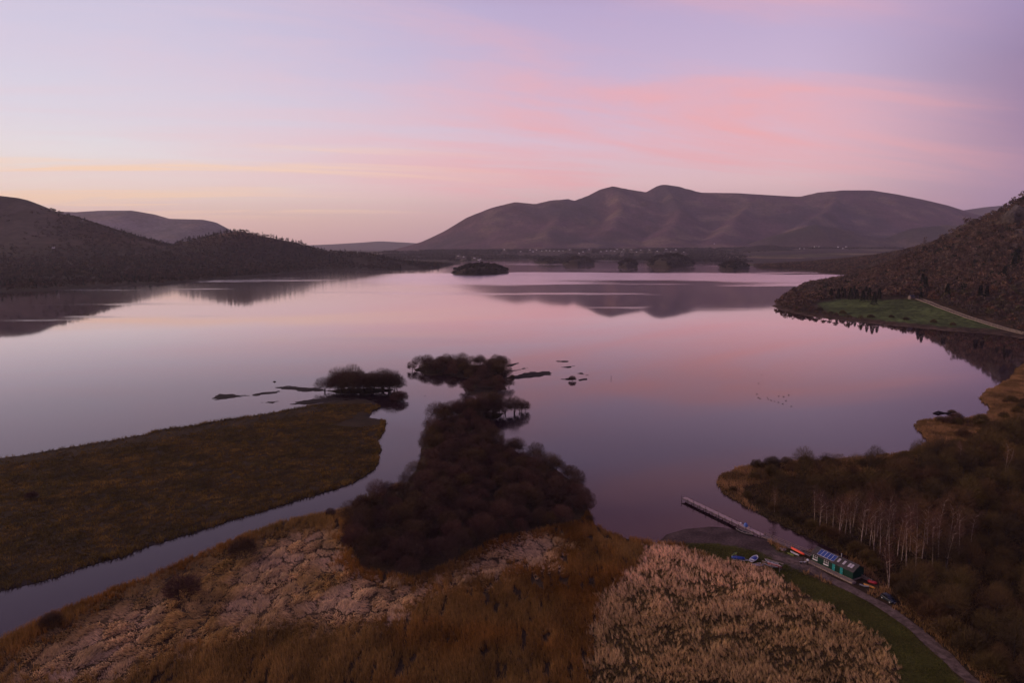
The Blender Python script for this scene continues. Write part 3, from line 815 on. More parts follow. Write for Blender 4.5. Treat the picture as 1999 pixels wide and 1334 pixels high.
def stuff(name, label, parts, mat, cat):
    v = np.concatenate([p[0] for p in parts]); c = np.concatenate([p[1] for p in parts])
    o = link(name, mesh_np(name, v, np.arange(len(v)).reshape(-1, 3), c), mat)
    return tag(o, label, cat, kind='stuff')

def scatter(lo, hi, step, rng=RNG):
    xs = np.arange(lo[0], hi[0], step); ys = np.arange(lo[1], hi[1], step)
    X, Y = np.meshgrid(xs, ys); X = X.ravel() + rng.uniform(-.5, .5, X.size) * step; Y = Y.ravel() + rng.uniform(-.5, .5, Y.size) * step
    m = np.abs(X) < (Y * 0.80 + 8)          # only ground the view can show
    return X[m], Y[m]

def pick(c, m): return np.tile(np.array(c), (m, 1))

# --- the reed bed by kind
X, Y = scatter((-190, 130), (130, 262), 0.62)
d = near_d(X, Y); Z = near_h(X, Y)
JX = X + RNG.normal(0, 1.3, len(X)); JY = Y + RNG.normal(0, 1.8, len(X))
JX += RNG.normal(0, 1.5, len(X)); JY += RNG.normal(0, 2.5, len(X)); za = zone('pale_mat', JX, JY, 7.0); zc = zone('pale_tall', X + RNG.normal(0, .7, len(X)), Y + RNG.normal(0, .9, len(X)), 3.0)
zg = zone('verge', X, Y, 1.5) | zone('verge_hut', X, Y, 1.0)
zw = zone('wood', X, Y, 1.0); zb = zone('beach', X, Y, 1.2) | zone('yard', X, Y, 0.8)
onp = polydist(X, Y, PATH, False) < 1.9
THICK = GP([(690, 1000), (735, 975), (800, 945), (822, 915), (832, 870), (845, 835), (880, 822), (930, 818), (960, 858), (1010, 884), (1065, 902), (1112, 935),
            (1140, 968), (1150, 1000), (1128, 1022), (1060, 1038), (985, 1050), (935, 1075), (880, 1110), (815, 1132), (760, 1128), (700, 1112), (684, 1080), (690, 1040)])
zt = inpoly(*wob(X, Y, 2, 2.0), THICK)
land = (d > 0.35) & ~onp & ~zb & ~zt
_h0 = np.array(G(1584, 1097, .7)); _h1 = np.array(G(1664, 1135, .7)); _hu = (_h1 - _h0) / np.hypot(*(_h1 - _h0)); _hn = np.array([-_hu[1], _hu[0]])
_car = np.array(G(1734, 1176, .6))
def built(x, y):
    """ground taken up by the hut, its ramp, the boats round it and the car"""
    u = (x - _h0[0]) * _hu[0] + (y - _h0[1]) * _hu[1]; w = (x - _h0[0]) * _hn[0] + (y - _h0[1]) * _hn[1]
    return ((u > -9) & (u < 20) & (w > -4) & (w < 5.6)) | (np.hypot(x - _car[0], y - _car[1]) < 3.2)
NOTHUT = ~built(X, Y)

# pale beaten-down reed, cracked into mats
m = land & za & ~zw
ca, ida = worley(*(np.array(wob(X / 4.6, Y / 7.5, 5, 0.35, 0.8))), 6)
cb, idb = worley(X / 1.3 + 7, Y / 2.2, 16)
big = fbm(X / 18, Y / 18, 77, 3)
keepm = m & (ca > 0.05 + 0.06 * (big > 0.60)) & (RNG.uniform(0, 1, len(X)) < np.clip(0.55 + cb * 3, 0, 1))
p = np.stack([X, Y, Z], 1)[keepm]
tone = 0.85 + 0.22 * ida[keepm] + 0.3 * (idb[keepm] - 0.5)
yl = fbm(X[keepm] / 14, Y[keepm] / 14, 88, 3)[:, None]
yl = sstep(.3, .7, yl) * sstep(8, 26, d[keepm])[:, None]; col = (np.array([0.66, 0.450, 0.260]) * yl + np.array([0.50, 0.315, 0.120]) * (1 - yl)) * tone[:, None] * (0.62 + 0.38 * sstep(4, 26, d[keepm]))[:, None]
ang = 2 * np.pi * ida[keepm]
lean = np.stack([np.cos(ang) * 1.9 - 0.6, np.sin(ang) * 1.5], 1)
hgt = 0.75 + 0.9 * sstep(0.1, 0.6, ca[keepm])
A = blades(p, hgt, 13, 0.22, 0.6, lean, col, 0.45, 0.22)
stuff('reed_mat', 'pale trampled reed lying in cracked mats', [A], M['blade'], 'reeds')

# rust-brown standing reed
m = land & ~za & ~zc & ~zg & ~zw & (X < 62) & (Y < 262) & NOTHUT
slot = fbm(X / 1.1, Y / 7.0, 61, 2)
keepb = m & (slot < 0.70)
p = np.stack([X, Y, Z], 1)[keepb]
k = fbm(X[keepb] / 22, Y[keepb] / 22, 64, 3)[:, None]; k2 = fbm(X[keepb] / 5, Y[keepb] / 9, 67, 3)[:, None]
col = (np.array([0.225, 0.100, 0.024]) * sstep(.3, .7, k) + np.array([0.25, 0.145, 0.048]) * (1 - sstep(.3, .7, k))) * (0.55 + 0.9 * k2)
lean = pick((-0.10, 0.14), len(p))
hg = 1.2 + 1.1 * k2[:, 0]
B = blades(p, hg, 11, 0.13, 0.22, lean, col, 0.42, 0.3)
stuff('reeds', 'rust-brown standing reeds of the near marsh', [B], M['blade'], 'reeds')

# pale tall tussock grass: tight leaning clumps with dark gaps between them
Xt, Yt = scatter((0, 128), (110, 214), 0.58)
zt2 = zone('pale_tall', Xt + RNG.normal(0, .8, len(Xt)), Yt + RNG.normal(0, 1.0, len(Xt)), 3.0) & (near_d(Xt, Yt) > .35)
gap = fbm(Xt / 5.5, Yt / 4.5, 69, 3); pick_ = RNG.uniform(0, 1, len(Xt)); farT = sstep(150, 200, Yt)
keepc = zt2 & (pick_ < np.clip(0.46 + 1.5 * (gap - 0.42) * 2 + 0.25 * farT, 0.18, 0.95))
p = np.stack([Xt, Yt, near_h(Xt, Yt)], 1)[keepc]; nT = len(p)
far_ = farT[keepc][:, None]; idc = RNG.uniform(0, 1, (nT, 1)) * .65 + .35 * vn(p[:, 0] / 3, p[:, 1] / 3, 73)[:, None]
warm = np.array([0.88, 0.57, 0.36]) * far_ + np.array([0.72, 0.48, 0.25]) * (1 - far_)
dull = np.array([0.30, 0.205, 0.070])
ww = np.clip(sstep(.2, .7, idc) * (0.55 + 0.45 * far_) + 0.10, 0, 1)
col = warm * ww + dull * (1 - ww)
th = 2 * np.pi * vn(p[:, 0] / 5, p[:, 1] / 5, 75) + RNG.normal(0, .6, nT)
lean = np.stack([-0.12 + 0.45 * np.cos(th), 0.05 + 0.45 * np.sin(th)], 1) * RNG.uniform(.2, 1.3, (nT, 1))
hg = 0.6 + 1.35 * idc[:, 0]
Cc = blades(p, hg, 12, 0.10, 0.2, lean, col, 0.24, 0.35)
m = zt2 & ~keepc
p = np.stack([Xt, Yt, near_h(Xt, Yt)], 1)[m]
Cd = blades(p, np.full(len(p), 0.6), 8, 0.15, 0.45, pick((0, 0), len(p)), pick((0.155, 0.105, 0.042), len(p)), 0.45, 0.5)
stuff('tussock_grass', 'pale straw-coloured tussock grass between the reeds and the mown verge', [Cc, Cd], M['blade'], 'grass')

# short green grass of the verge
Xg, Yg = scatter((40, 130), (140, 216), 0.42)
zg2 = (zone('verge', Xg, Yg, 1.5) | zone('verge_hut', Xg, Yg, 1.0)) & (polydist(Xg, Yg, PATH, False) > 1.55) & (near_d(Xg, Yg) > 0.5) & ~zone('beach', Xg, Yg, 1.0) & ~zone('yard', Xg, Yg, .6)
p = np.stack([Xg, Yg, near_h(Xg, Yg)], 1)[zg2]
k = fbm(p[:, 0] / 4, p[:, 1] / 4, 81, 3)[:, None]
col = np.array([0.082, 0.080, 0.018]) * k * 1.4 + np.array([0.105, 0.075, 0.024]) * (1 - k)
Gg = blades(p, np.full(len(p), 0.28) + 0.2 * k[:, 0], 7, 0.10, 0.5, pick((0, 0), len(p)), col, 0.3, 0.35)
m = zone('beach', X, Y, 1.2) & (d > 0.5) & (fbm(X / 5, Y / 5, 82, 3) > 0.56) & (Y < 206)
p = np.stack([X, Y, Z], 1)[m]
Gb = blades(p, np.full(len(p), 0.2), 5, 0.10, 0.6, pick((0, 0), len(p)), pick((0.085, 0.065, 0.022), len(p)), 0.3, 0.3)
stuff('verge_grass', 'short green grass beside the gravel track', [Gg, Gb], M['blade'], 'grass')

# ochre grass and scrub on the right-hand shore and under the wood
X2, Y2 = scatter((56, 128), (420, 560), 1.15)
d2 = near_d(X2, Y2); Z2 = near_h(X2, Y2)
w2 = inpoly(*wob(X2, Y2, 9, 5.0, 14.0), ZP['wood'])
ok = (d2 > 0.3) & (polydist(X2, Y2, PATH, False) > 2.0) & ~zone('verge', X2, Y2, .5) & ~zone('yard', X2, Y2, .5) & ~zone('beach', X2, Y2, .5) & ~zone('pale_tall', X2, Y2, .5)
ok &= ~built(X2, Y2)
ok &= ((X2 > 78) | (Y2 > 225))
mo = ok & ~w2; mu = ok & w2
p = np.stack([X2, Y2, Z2], 1)[mo]
k = fbm(p[:, 0] / 9, p[:, 1] / 9, 83, 3)[:, None]; kk = sstep(.38, .62, k)
col = np.array([0.32, 0.180, 0.080]) * kk + np.array([0.18, 0.105, 0.044]) * (1 - kk)
So = blades(p, 0.9 + 1.2 * k[:, 0], 12, 0.22, 0.4, pick((-0.15, 0.1), len(p)), col, 0.75, 0.3)
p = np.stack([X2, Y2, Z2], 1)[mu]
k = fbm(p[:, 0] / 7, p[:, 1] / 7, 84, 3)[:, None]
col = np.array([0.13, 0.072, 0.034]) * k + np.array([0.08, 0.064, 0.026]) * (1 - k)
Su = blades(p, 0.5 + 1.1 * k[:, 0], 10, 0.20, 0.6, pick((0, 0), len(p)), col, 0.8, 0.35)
stuff('shore_grass', 'ochre grass and scrub along the wooded shore', [So, Su], M['blade'], 'grass')

# sedge
Xs, Ys = scatter((-300, 170), (-50, 400), 0.95)
ds = sdf(Xs, Ys, SEDGEW) + (fbm(Xs / 6, Ys / 6, 21, 3) - 0.5) * 3.0
Zs = sedge_h(Xs, Ys)
fl = fbm(Xs / 14, Ys / 9, 23, 4)
wet = sstep(14, 2, polydist(Xs, Ys, GP([(-140, 935), (0, 905), (130, 884), (290, 858), (430, 833), (600, 803)]), False)) * 0.8
ks = (ds > 0.2) & (RNG.uniform(0, 1, len(Xs)) > wet) & (fbm(Xs / 2.5, Ys / 2.5, 24, 2) > 0.30)
ks &= ~inpoly(Xs, Ys, GP([(700, 806), (742, 812), (742, 832), (690, 838), (650, 832), (690, 818)]))
p = np.stack([Xs, Ys, Zs], 1)[ks]; k = fl[ks][:, None]; k = sstep(.3, .7, k)
kf = vn(p[:, 0] / 2.2, p[:, 1] / 2.2, 27)[:, None]
col = (np.array([0.155, 0.092, 0.024]) * k + np.array([0.086, 0.059, 0.018]) * (1 - k)) * (0.45 + 1.0 * kf)
edge = sstep(5, 0.5, ds[ks])
S = blades(p, 0.45 + 0.7 * kf[:, 0] + 0.8 * edge, 9, 0.20, 0.5, pick((-0.2, 0.1), len(p)), col, 0.65, 0.35)
stuff('sedge', 'dark brown sedge covering the flat marsh across the channel', [S], M['blade'], 'sedge')

# ------------------------------------------------------------------ trees
def twig_mesh(name, pts, dirs, ln, w, rng):
    n = len(pts)
    s = np.cross(dirs, rng.normal(0, 1, (n, 3))); s /= np.linalg.norm(s, axis=1)[:, None] + 1e-9
    s *= (w * rng.uniform(0.6, 1.4, n))[:, None]
    v = np.empty((n, 3, 3)); v[:, 0] = pts - s / 2; v[:, 1] = pts + s / 2; v[:, 2] = pts + dirs * ln[:, None]
    return mesh_np(name, v.reshape(-1, 3), np.arange(n * 3).reshape(-1, 3))

def unit(a): return a / (np.linalg.norm(a, axis=1)[:, None] + 1e-9)

def dome_crown(name, rad, hgt, nl, per, ln, w, seed, low=0.15, sq=0.8):
    """twigs gathered in lumps over a dome, each spraying outward"""
    rng = np.random.default_rng(seed)
    a = rng.uniform(0, 2 * np.pi, nl); e = np.arcsin(rng.uniform(low, 1, nl)); rr = rng.uniform(0.62, 1.0, nl)
    c = np.stack([np.cos(a) * np.cos(e) * rad * rr, np.sin(a) * np.cos(e) * rad * rr, hgt * (0.30 + 0.58 * np.sin(e) * rr)], 1)
    lr = rad * rng.uniform(0.28, 0.46, nl)
    idx = np.repeat(np.arange(nl), per); n = len(idx)
    o = unit(rng.normal(0, 1, (n, 3))); q = rng.uniform(0.25, 1, n) ** 0.6
    p = c[idx] + o * (lr[idx] * q)[:, None] * np.array([1, 1, sq])
    dr = unit(o * 0.7 + unit(p - np.array([0, 0, hgt * 0.15])) * 0.9 + np.array([0, 0, 0.35]) + rng.normal(0, .25, (n, 3)))
    keep = p[:, 2] > 0.12 * hgt
    p, dr = p[keep], dr[keep]
    me = twig_mesh(name, p, dr, ln * rng.uniform(0.5, 1.3, len(p)), w, rng)
    return me, c

def ball_crown(name, rad, hgt, n, ln, w, seed, low=-0.25, lob=0.16, base=0.42):
    """one soft rounded crown: fine twigs radiating from the fork, outline uneven"""
    rng = np.random.default_rng(seed)
    a = rng.uniform(0, 2 * np.pi, n); e = np.arcsin(rng.uniform(low, 1, n))
    u = np.stack([np.cos(a) * np.cos(e), np.sin(a) * np.cos(e), np.sin(e)], 1)
    k = unit(rng.normal(0, 1, (16, 3))); k[:, 2] = np.abs(k[:, 2]); k = unit(k)
    R_ = 0.82 + lob * 2.2 * np.max(np.clip((u @ k.T - 0.72) / 0.28, 0, 1), 1) - lob * 0.5
    q = rng.uniform(0.02, 1, n) ** 0.42
    p = u * (R_ * q)[:, None] * np.array([rad, rad, hgt * (1 - base) * 0.92]) + np.array([0, 0, hgt * base])
    dr = unit(u * np.array([1, 1, 1.2]) + np.array([0, 0, 0.35]) + rng.normal(0, .38, (n, 3)))
    keep = p[:, 2] > 0.03 * hgt; p, dr = p[keep], dr[keep]
    me = twig_mesh(name, p, dr, ln * rng.uniform(0.45, 1.25, len(p)), w, rng)
    return me, k[:12] * np.array([rad * .7, rad * .7, hgt * (1 - base) * .7]) + np.array([0, 0, hgt * base])

def limbs(name, c, hgt, r0, stems, seed, fork=0.3, n=5, lean=0.0):
    rng = random.Random(seed); b = MB()
    roots = []
    for k in range(stems):
        a = rng.uniform(0, 6.28); rr = 0.0 if stems == 1 else 0.35
        p0 = Vector((math.cos(a) * rr, math.sin(a) * rr, -0.4))
        p1 = Vector((math.cos(a) * (rr + lean * hgt), math.sin(a) * (rr + lean * hgt), hgt * fork))
        b.tube(p0, p1, r0, r0 * 0.75, n + 1, False); roots.append(p1)
    for i, t in enumerate(c):
        s = min(roots, key=lambda q: (Vector(t) - q).length); t = Vector(t)
        m_ = s.lerp(t, 0.55) + Vector((rng.uniform(-.3, .3), rng.uniform(-.3, .3), 0.06 * hgt))
        b.tube(s, m_, r0 * 0.55, r0 * 0.3, n, False); b.tube(m_, t, r0 * 0.3, r0 * 0.08, n, False)
    return b.mesh(name)

def crowns(base, rad, hgt, n, col, cone=False, size=0.55, rng=RNG):
    N = len(base); M_ = N * n
    idx = np.repeat(np.arange(N), n)
    o = unit(rng.normal(0, 1, (M_, 3))); o[:, 2] = np.abs(o[:, 2]) * 1.0 - 0.25
    q = rng.uniform(0.55, 1.05, M_)
    if cone:
        t = rng.uniform(0, 1, M_); a = rng.uniform(0, 2 * np.pi, M_); rr_ = (1 - t) * rad[idx] * rng.uniform(.4, 1.1, M_)
        p_ = base[idx] + np.stack([np.cos(a) * rr_, np.sin(a) * rr_, hgt[idx] * (0.1 + 0.9 * t)], 1)
    else:
        p_ = base[idx] + np.stack([o[:, 0] * rad[idx] * q, o[:, 1] * rad[idx] * q, hgt[idx] * (0.5 + 0.5 * o[:, 2] * q)], 1)
    s = (rad[idx] * size * rng.uniform(.6, 1.3, M_))[:, None]
    u = unit(rng.normal(0, 1, (M_, 3))); w_ = unit(np.cross(u, rng.normal(0, 1, (M_, 3))))
    v = np.empty((M_, 3, 3)); v[:, 0] = p_ - u * s * .6; v[:, 1] = p_ + u * s * .6; v[:, 2] = p_ + w_ * s
    C = np.repeat((col[idx] * rng.uniform(.75, 1.25, (M_, 1)))[:, None, :], 3, 1)
    return v.reshape(-1, 3), C.reshape(-1, 3)

def proto(kind):
    out = []
    for k in range(4):
        if kind == 'willow':
            me, c = ball_crown('crown', 4.0, 7.2, 4200, 1.15, 0.050, 100 + k, -.25, .30); tr = limbs('trunk', c[::2], 7.2, 0.14, 4, k, 0.25, 4, 0.06)
        elif kind == 'wood':
            me, c = ball_crown('crown', 3.5, 9.5, 3000, 1.3, 0.050, 200 + k, -.35, .28, .5); tr = limbs('trunk', c[::2], 10.5, 0.20, 1, k, 0.35, 4, 0.03)
        elif kind == 'bush':
            me, c = ball_crown('crown', 2.5, 3.4, 2600, 0.9, 0.050, 300 + k, -.15, .14, .28); tr = limbs('stem', c[::2], 3.4, 0.07, 4, k, 0.12, 4, 0.08)
        elif kind == 'oak':
            _, c = ball_crown('limbs', 5.2, 12.0, 40, 1.9, 0.50, 400 + k)
            vv, _ = crowns(np.zeros((1, 3)), np.array([4.8]), np.array([11.5]), 110, np.ones((1, 3)), size=.30, rng=np.random.default_rng(400 + k)); me = mesh_np('crown', vv, np.arange(len(vv)).reshape(-1, 3)); tr = limbs('trunk', c[::3], 12.5, 0.3, 1, k, 0.35, 4, 0.02)
        if kind == 'birch':
            rng = np.random.default_rng(500 + k); rg = random.Random(k)
            Hh = 15.0; lx, ly = rg.uniform(-1.2, 1.2), rg.uniform(-.6, .6); b = MB(); pts = []
            prev = Vector((0, 0, -0.4)); bendx = rg.uniform(-.8, .8)
            for s in range(1, 9):
                t = s / 8; q = Vector((lx * t + bendx * math.sin(t * 3.1) * 0.5, ly * t, Hh * t * 0.93)); b.tube(prev, q, 0.17 * (1.06 - t) + 0.02, 0.17 * (1.06 - t - 0.1) + 0.02, 6, False); prev = q; pts.append(q)
            if k in (1, 3):
                prev2 = pts[0] * 0.6
                for s in range(1, 7):
                    t = s / 6; q = Vector((pts[0].x - (1.6 + k * .3) * t, 0.7 * t, 1.0 + Hh * 0.72 * t)); b.tube(prev2, q, 0.12 * (1.05 - t) + 0.02, 0.12 * (0.95 - t) + 0.03, 5, False); prev2 = q
                    if s > 2: pts.append(q)
            tips = []
            for q in pts:
                if q.z < 5: continue
                for _ in range(2):
                    a = rg.uniform(0, 6.28); L = rg.uniform(1.0, 2.0)
                    e = q + Vector((math.cos(a) * L, math.sin(a) * L, rg.uniform(.8, 2.0))); b.tube(q, e, 0.05, 0.015, 4, False); tips.append(e)
            tr = b.mesh('trunk')
            tp = np.array([list(t) for t in tips] + [list(q) for q in pts if q.z > 6]); idx = rng.integers(0, len(tp), 1500)
            p_ = tp[idx] + rng.normal(0, 1, (1500, 3)) * np.array([0.85, 0.85, 0.9]) + np.array([0, 0, .8]); dr = unit(rng.normal(0, .5, (1500, 3)) + np.array([0, 0, 0.6]))
            me = twig_mesh('crown', p_, dr, rng.uniform(.5, 1.1, 1500), 0.05, rng)
        if kind == 'pine':
            rng = np.random.default_rng(600 + k); Hh = 19.0; b = MB(); b.tube((0, 0, -.6), (0, 0, Hh * .97), 0.32, 0.05, 6, False); tr = b.mesh('trunk')
            n = 1500; t = rng.uniform(0, 1, n) ** 0.75; z = Hh * (0.12 + 0.88 * t); tier = 0.75 + 0.25 * np.sin(t * 34 + k)
            rr = (1 - t) ** 0.8 * (3.9 + .4 * k) * tier + 0.15; a = rng.uniform(0, 2 * np.pi, n); q = rng.uniform(.25, 1, n) ** .5
            p_ = np.stack([np.cos(a) * rr * q, np.sin(a) * rr * q, z - 0.35 * rr * q], 1)
            dr = unit(np.stack([np.cos(a), np.sin(a), np.full(n, -.25)], 1) + rng.normal(0, .35, (n, 3)))
            me = twig_mesh('crown', p_, dr, rng.uniform(.8, 1.7, n), 0.55, rng)
        out.append((me, tr))
    return out

CROWN_MAT = {'willow': 'willow_twig', 'wood': 'wood_twig', 'bush': 'willow_twig', 'oak': 'oak_twig', 'birch': 'birch_twig', 'pine': 'needle'}
PROTO = {}
for kd in ('willow', 'wood', 'bush', 'oak', 'birch', 'pine'):
    PROTO[kd] = proto(kd)
    for me_, tr_ in PROTO[kd]:
        me_.materials.append(M[CROWN_MAT[kd]]); tr_.materials.append(M['birch_bark' if kd == 'birch' else 'bark'])

PROTO['scrub'] = []
for me_, tr_ in PROTO['bush']:
    mc = me_.copy(); mc.materials.clear(); mc.materials.append(M['wood_twig']); PROTO['scrub'].append((mc, tr_))
TREES = random.Random(5)
def tree(kind, name, loc, s, label, group=None, cat='tree', sz=None, k=None, rz=None):
    k = TREES.randrange(4) if k is None else k
    t = thing(name, label, cat, loc, TREES.uniform(0, 6.28) if rz is None else rz, group)
    t.scale = (s, s, s * (sz or TREES.uniform(0.85, 1.15)))
    me_, tr_ = PROTO[kind][k]
    link('crown', me_, None, t); link('stem' if kind in ('bush', 'scrub') else 'trunk', tr_, None, t)
    return t

def spread(poly, gap, rng, n_max, accept=None):
    lo = poly.min(0); hi = poly.max(0); pts = []
    for _ in range(n_max * 60):
        x, y = rng.uniform(lo[0], hi[0]), rng.uniform(lo[1], hi[1])
        if accept is not None and not accept(x, y): continue
        if not inpoly(np.array([x]), np.array([y]), poly)[0]: continue
        if any((x - a) ** 2 + (y - b) ** 2 < gap * gap for a, b in pts): continue
        pts.append((x, y))
        if len(pts) >= n_max: break
    return pts

rr = random.Random(21)
zed = lambda hf, x, y: float(hf(np.array([x]), np.array([y]))[0])
def thick_label(x, y, s):
    dd = near_d(np.array([x]), np.array([y]))[0]; size = 'tall' if s > 0.92 else ('small' if s < 0.75 else 'rounded')
    if dd < 9: where = 'overhanging the open lake at the thicket edge' if x > -14 else 'leaning over the narrow channel at the thicket edge'
    elif y < 206: where = 'at the thicket edge beside the pale reeds'
    elif y > 262: where = 'on the narrow neck of the thicket towards the islets'
    else: where = 'deep inside the dark thicket of the spit'
    return size + ' bare willow ' + where
for x, y in spread(THICK, 4.0, rr, 250):
    s_ = rr.uniform(0.5, 1.05)
    tree('willow', 'willow_tree', (x, y, zed(near_h, x, y)), s_, thick_label(x, y, s_), 'willows of the spit thicket', sz=rr.uniform(.8, 1.2))
# spit end beyond the bay
SPIT = GP([(850, 822), (885, 813), (920, 808), (965, 805), (998, 807), (975, 816), (940, 820), (900, 822), (866, 830)])
for x, y in spread(SPIT, 4.2, rr, 26):
    tree('willow', 'willow_tree', (x, y, zed(near_h, x, y)), rr.uniform(1.0, 1.45), 'bare willow at the narrow far end of the marsh spit', 'willows at the end of the spit')
for (hf, P), n, lab, grp, sc in ((ISL_A, 26, 'bare willow on the small islet beside the sedge marsh', 'willows on the small islet', (1.35, 1.8)),
                             (ISL_B, 46, 'bare reddish willow on the larger islet off the spit', 'willows on the larger islet', (0.95, 1.3)),
                             (ISL_C, 14, 'bare willow in the gap between the larger islet and the spit', 'willows in the gap', (0.7, 1.0))):
    for x, y in spread(P, 4.6, rr, n):
        tree('willow', 'willow_tree', (x, y, zed(hf, x, y)), rr.uniform(*sc), lab, grp)
for px, py, s_ in ((1003, 808, 1.2), (1016, 806, 1.1), (1024, 802, .8)):
    x, y = G(px, py); tree('willow', 'willow_tree', (x, y, -.25), s_, 'bare willow standing in shallow water off the end of the spit', 'willows in the shallows')
x, y = G(779, 783); tree('bush', 'willow_bush', (x, y, -0.3), 2.1, 'lone leafless bush standing in open water beside the small islet', cat='bush', k=0)
x, y = G(1117, 744); tree('bush', 'willow_bush', (x, y, 0.05), 1.1, 'tiny lone bush on a mud bank in open water', cat='bush', k=1)
for (px, py), s, lab in (((475, 1090), 1.6, 'rounded brown bush at the channel edge of the reed bed'),
                         ((357, 1170), 2.0, 'dark rounded bush standing in the pale reed mats'),
                         ((718, 1000), 2.1, 'pale leafless bush by the water beside the thicket'),
                         ((645, 1008), 0.75, 'small thin sapling bush on the channel bank'),
                         ((683, 1065), 1.1, 'small grey bush at the foot of the thicket'),
                         ((100, 1225), 1.0, 'low brown bush on the channel bank at the reed corner')):
    x, y = G(px, py, 0.5); tree('bush', 'willow_bush', (x, y, zed(near_h, x, y)), s, lab, cat='bush')
x, y = G(62, 975, 0.5); tree('bush', 'willow_bush', (x, y, zed(sedge_h, x, y)), 0.9, 'low green-brown bush on the open sedge marsh', cat='bush')
x, y = G(1150, 1018, .3); tree('bush', 'willow_bush', (x, y, zed(near_h, x, y)), 0.55, 'tiny dark bush at the water corner of the thicket', cat='bush')
for px, py in ((885, 745), (862, 733), (1000, 738), (975, 748)):
    x, y = G(px, py); tree('bush', 'willow_bush', (x, y, 0.0), rr.uniform(.6, .9), 'low bush at the waterline of the larger islet', 'bushes at the islet waterline', cat='bush')

# right-hand wood
WOODP = GP([(1575, 1002), (1530, 975), (1480, 948), (1540, 932), (1640, 926), (1770, 912), (1880, 892), (1940, 858), (2060, 835), (2140, 860), (2140, 1400), (2010, 1400), (1935, 1310), (1872, 1240),
            (1800, 1188), (1765, 1158), (1800, 1140), (1880, 1110), (1850, 1060), (1770, 1030), (1680, 1010), (1600, 1000)])
for x, y in spread(WOODP, 5.6, rr, 285, lambda x, y: abs(x) < y * 0.80 + 6):
    s_ = rr.uniform(0.55, 1.2) * (0.72 + 0.28 * float(sstep(75, 125, x)))
    dt_ = polydist(np.array([x]), np.array([y]), PATH, False)[0]; ds_ = near_d(np.array([x]), np.array([y]))[0]
    where = ('beside the gravel track' if dt_ < 16 else 'at the lake edge of the wood' if ds_ < 14 else 'just behind the pale birches' if (x < 150 and y < 245) else 'in the deep wood beyond the birches' if y > 200 else 'in the deep wood above the track')
    tree('wood', 'alder_tree', (x, y, zed(near_h, x, y)), s_, ('tall' if s_ > .85 else 'small' if s_ < .62 else 'rounded') + ' bare alder ' + where, 'alders of the lakeside wood')
SHORES = GP([(1410, 942), (1450, 918), (1560, 908), (1690, 900), (1780, 888), (1850, 872), (1880, 850), (1830, 835), (1900, 828), (1950, 815), (1950, 790), (1999, 770), (2040, 760), (2040, 830), (1900, 885), (1780, 912),
             (1640, 925), (1520, 932), (1450, 950)])
for x, y in spread(SHORES, 5.5, rr, 46, lambda x, y: abs(x) < y * 0.80 + 6):
    tree('scrub', 'shore_bush', (x, y, zed(near_h, x, y)), rr.uniform(0.6, 1.5), 'leafless shore bush between the wood and the open lake', 'bushes along the wood shore', cat='bush')
for px, py in ((1835, 826), (1868, 824), (1850, 830)):
    x, y = G(px, py, .3); tree('bush', 'shore_bush', (x, y, zed(near_h, x, y)), rr.uniform(1.0, 1.4), 'dark bush crowning the small rushy point', 'bushes on the rushy point', cat='bush')
for px, py, s in ((1768, 1180, 1.5), (1790, 1200, 1.3), (1745, 1150, 1.0), (1815, 1222, 1.5), (1850, 1255, 1.6), (1890, 1290, 1.7), (1930, 1330, 1.6)):
    x, y = G(px, py, .5); tree('scrub', 'track_bush', (x + 1.5, y + 1, zed(near_h, x, y)), s, 'olive-brown bush crowding the edge of the gravel track', 'bushes along the track', cat='bush')
for px, py, s in ((1425, 966, .6), (1452, 980, .8), (1478, 992, .7), (1505, 1006, .9), (1530, 1018, .9), (1556, 1031, 1.0), (1580, 1041, 1.1), (1604, 1053, 1.1), (1626, 1062, 1.2), (1648, 1076, 1.2), (1668, 1090, 1.2), (1690, 1106, 1.1), (1705, 1120, 1.0)):
    x, y = G(px, py, .4); x += 2.0; y += 2.5; tree('scrub', 'bank_bush', (x, y, zed(near_h, x, y)), s, 'dark bush on the far bank of the inlet beside the hut', 'bushes along the inlet bank', cat='bush')
BIRCH = [(1512, 1000, .55), (1600, 1036, .8), (1612, 1041, .8), (1637, 1053, .95), (1650, 1046, .8), (1680, 1069, .95), (1698, 1066, .9), (1706, 1076, .95), (1718, 1083, .8), (1735, 1077, .75), (1752, 1087, .95), (1760, 1096, .9),
         (1769, 1106, 1.0), (1787, 1117, .9), (1776, 1078, .9), (1800, 1092, .9), (1820, 1108, .95), (1832, 1088, .9), (1846, 1122, 1.0), (1852, 1066, .9), (1872, 1084, .85), (1660, 1042, .8), (1626, 1032, .75), (1730, 1058, .85),
         (1766, 1062, .85), (1810, 1064, .9), (1690, 1046, .8), (1712, 1050, .8), (1745, 1046, .8), (1790, 1050, .8), (1832, 1052, .8), (1665, 1030, .75), (1590, 1020, .7), (1735, 1150, .8), (1895, 1070, .8), (1960, 930, .9), (1870, 920, .8)]
for i, (px, py, s) in enumerate(BIRCH):
    x, y = G(px, py, .6); kk_ = i % 4; form = 'twin-stemmed birch with pale forked trunks' if kk_ in (1, 3) else 'slender single-stemmed birch with pale trunk'
    where = 'at the edge of the inlet' if px < 1665 else 'on the lakeside bank near the hut' if py > 1062 and px < 1745 else 'beside the parked car' if py > 1130 else 'deep in the alder wood' if py < 1000 else 'at the front of the birch stand' if py > 1084 else 'at the back of the birch stand'
    tree('birch', 'birch_tree', (x, y, zed(near_h, x, y)), s, form + ' ' + where, 'pale birches behind the hut', sz=rr.uniform(.85, 1.15), k=kk_)

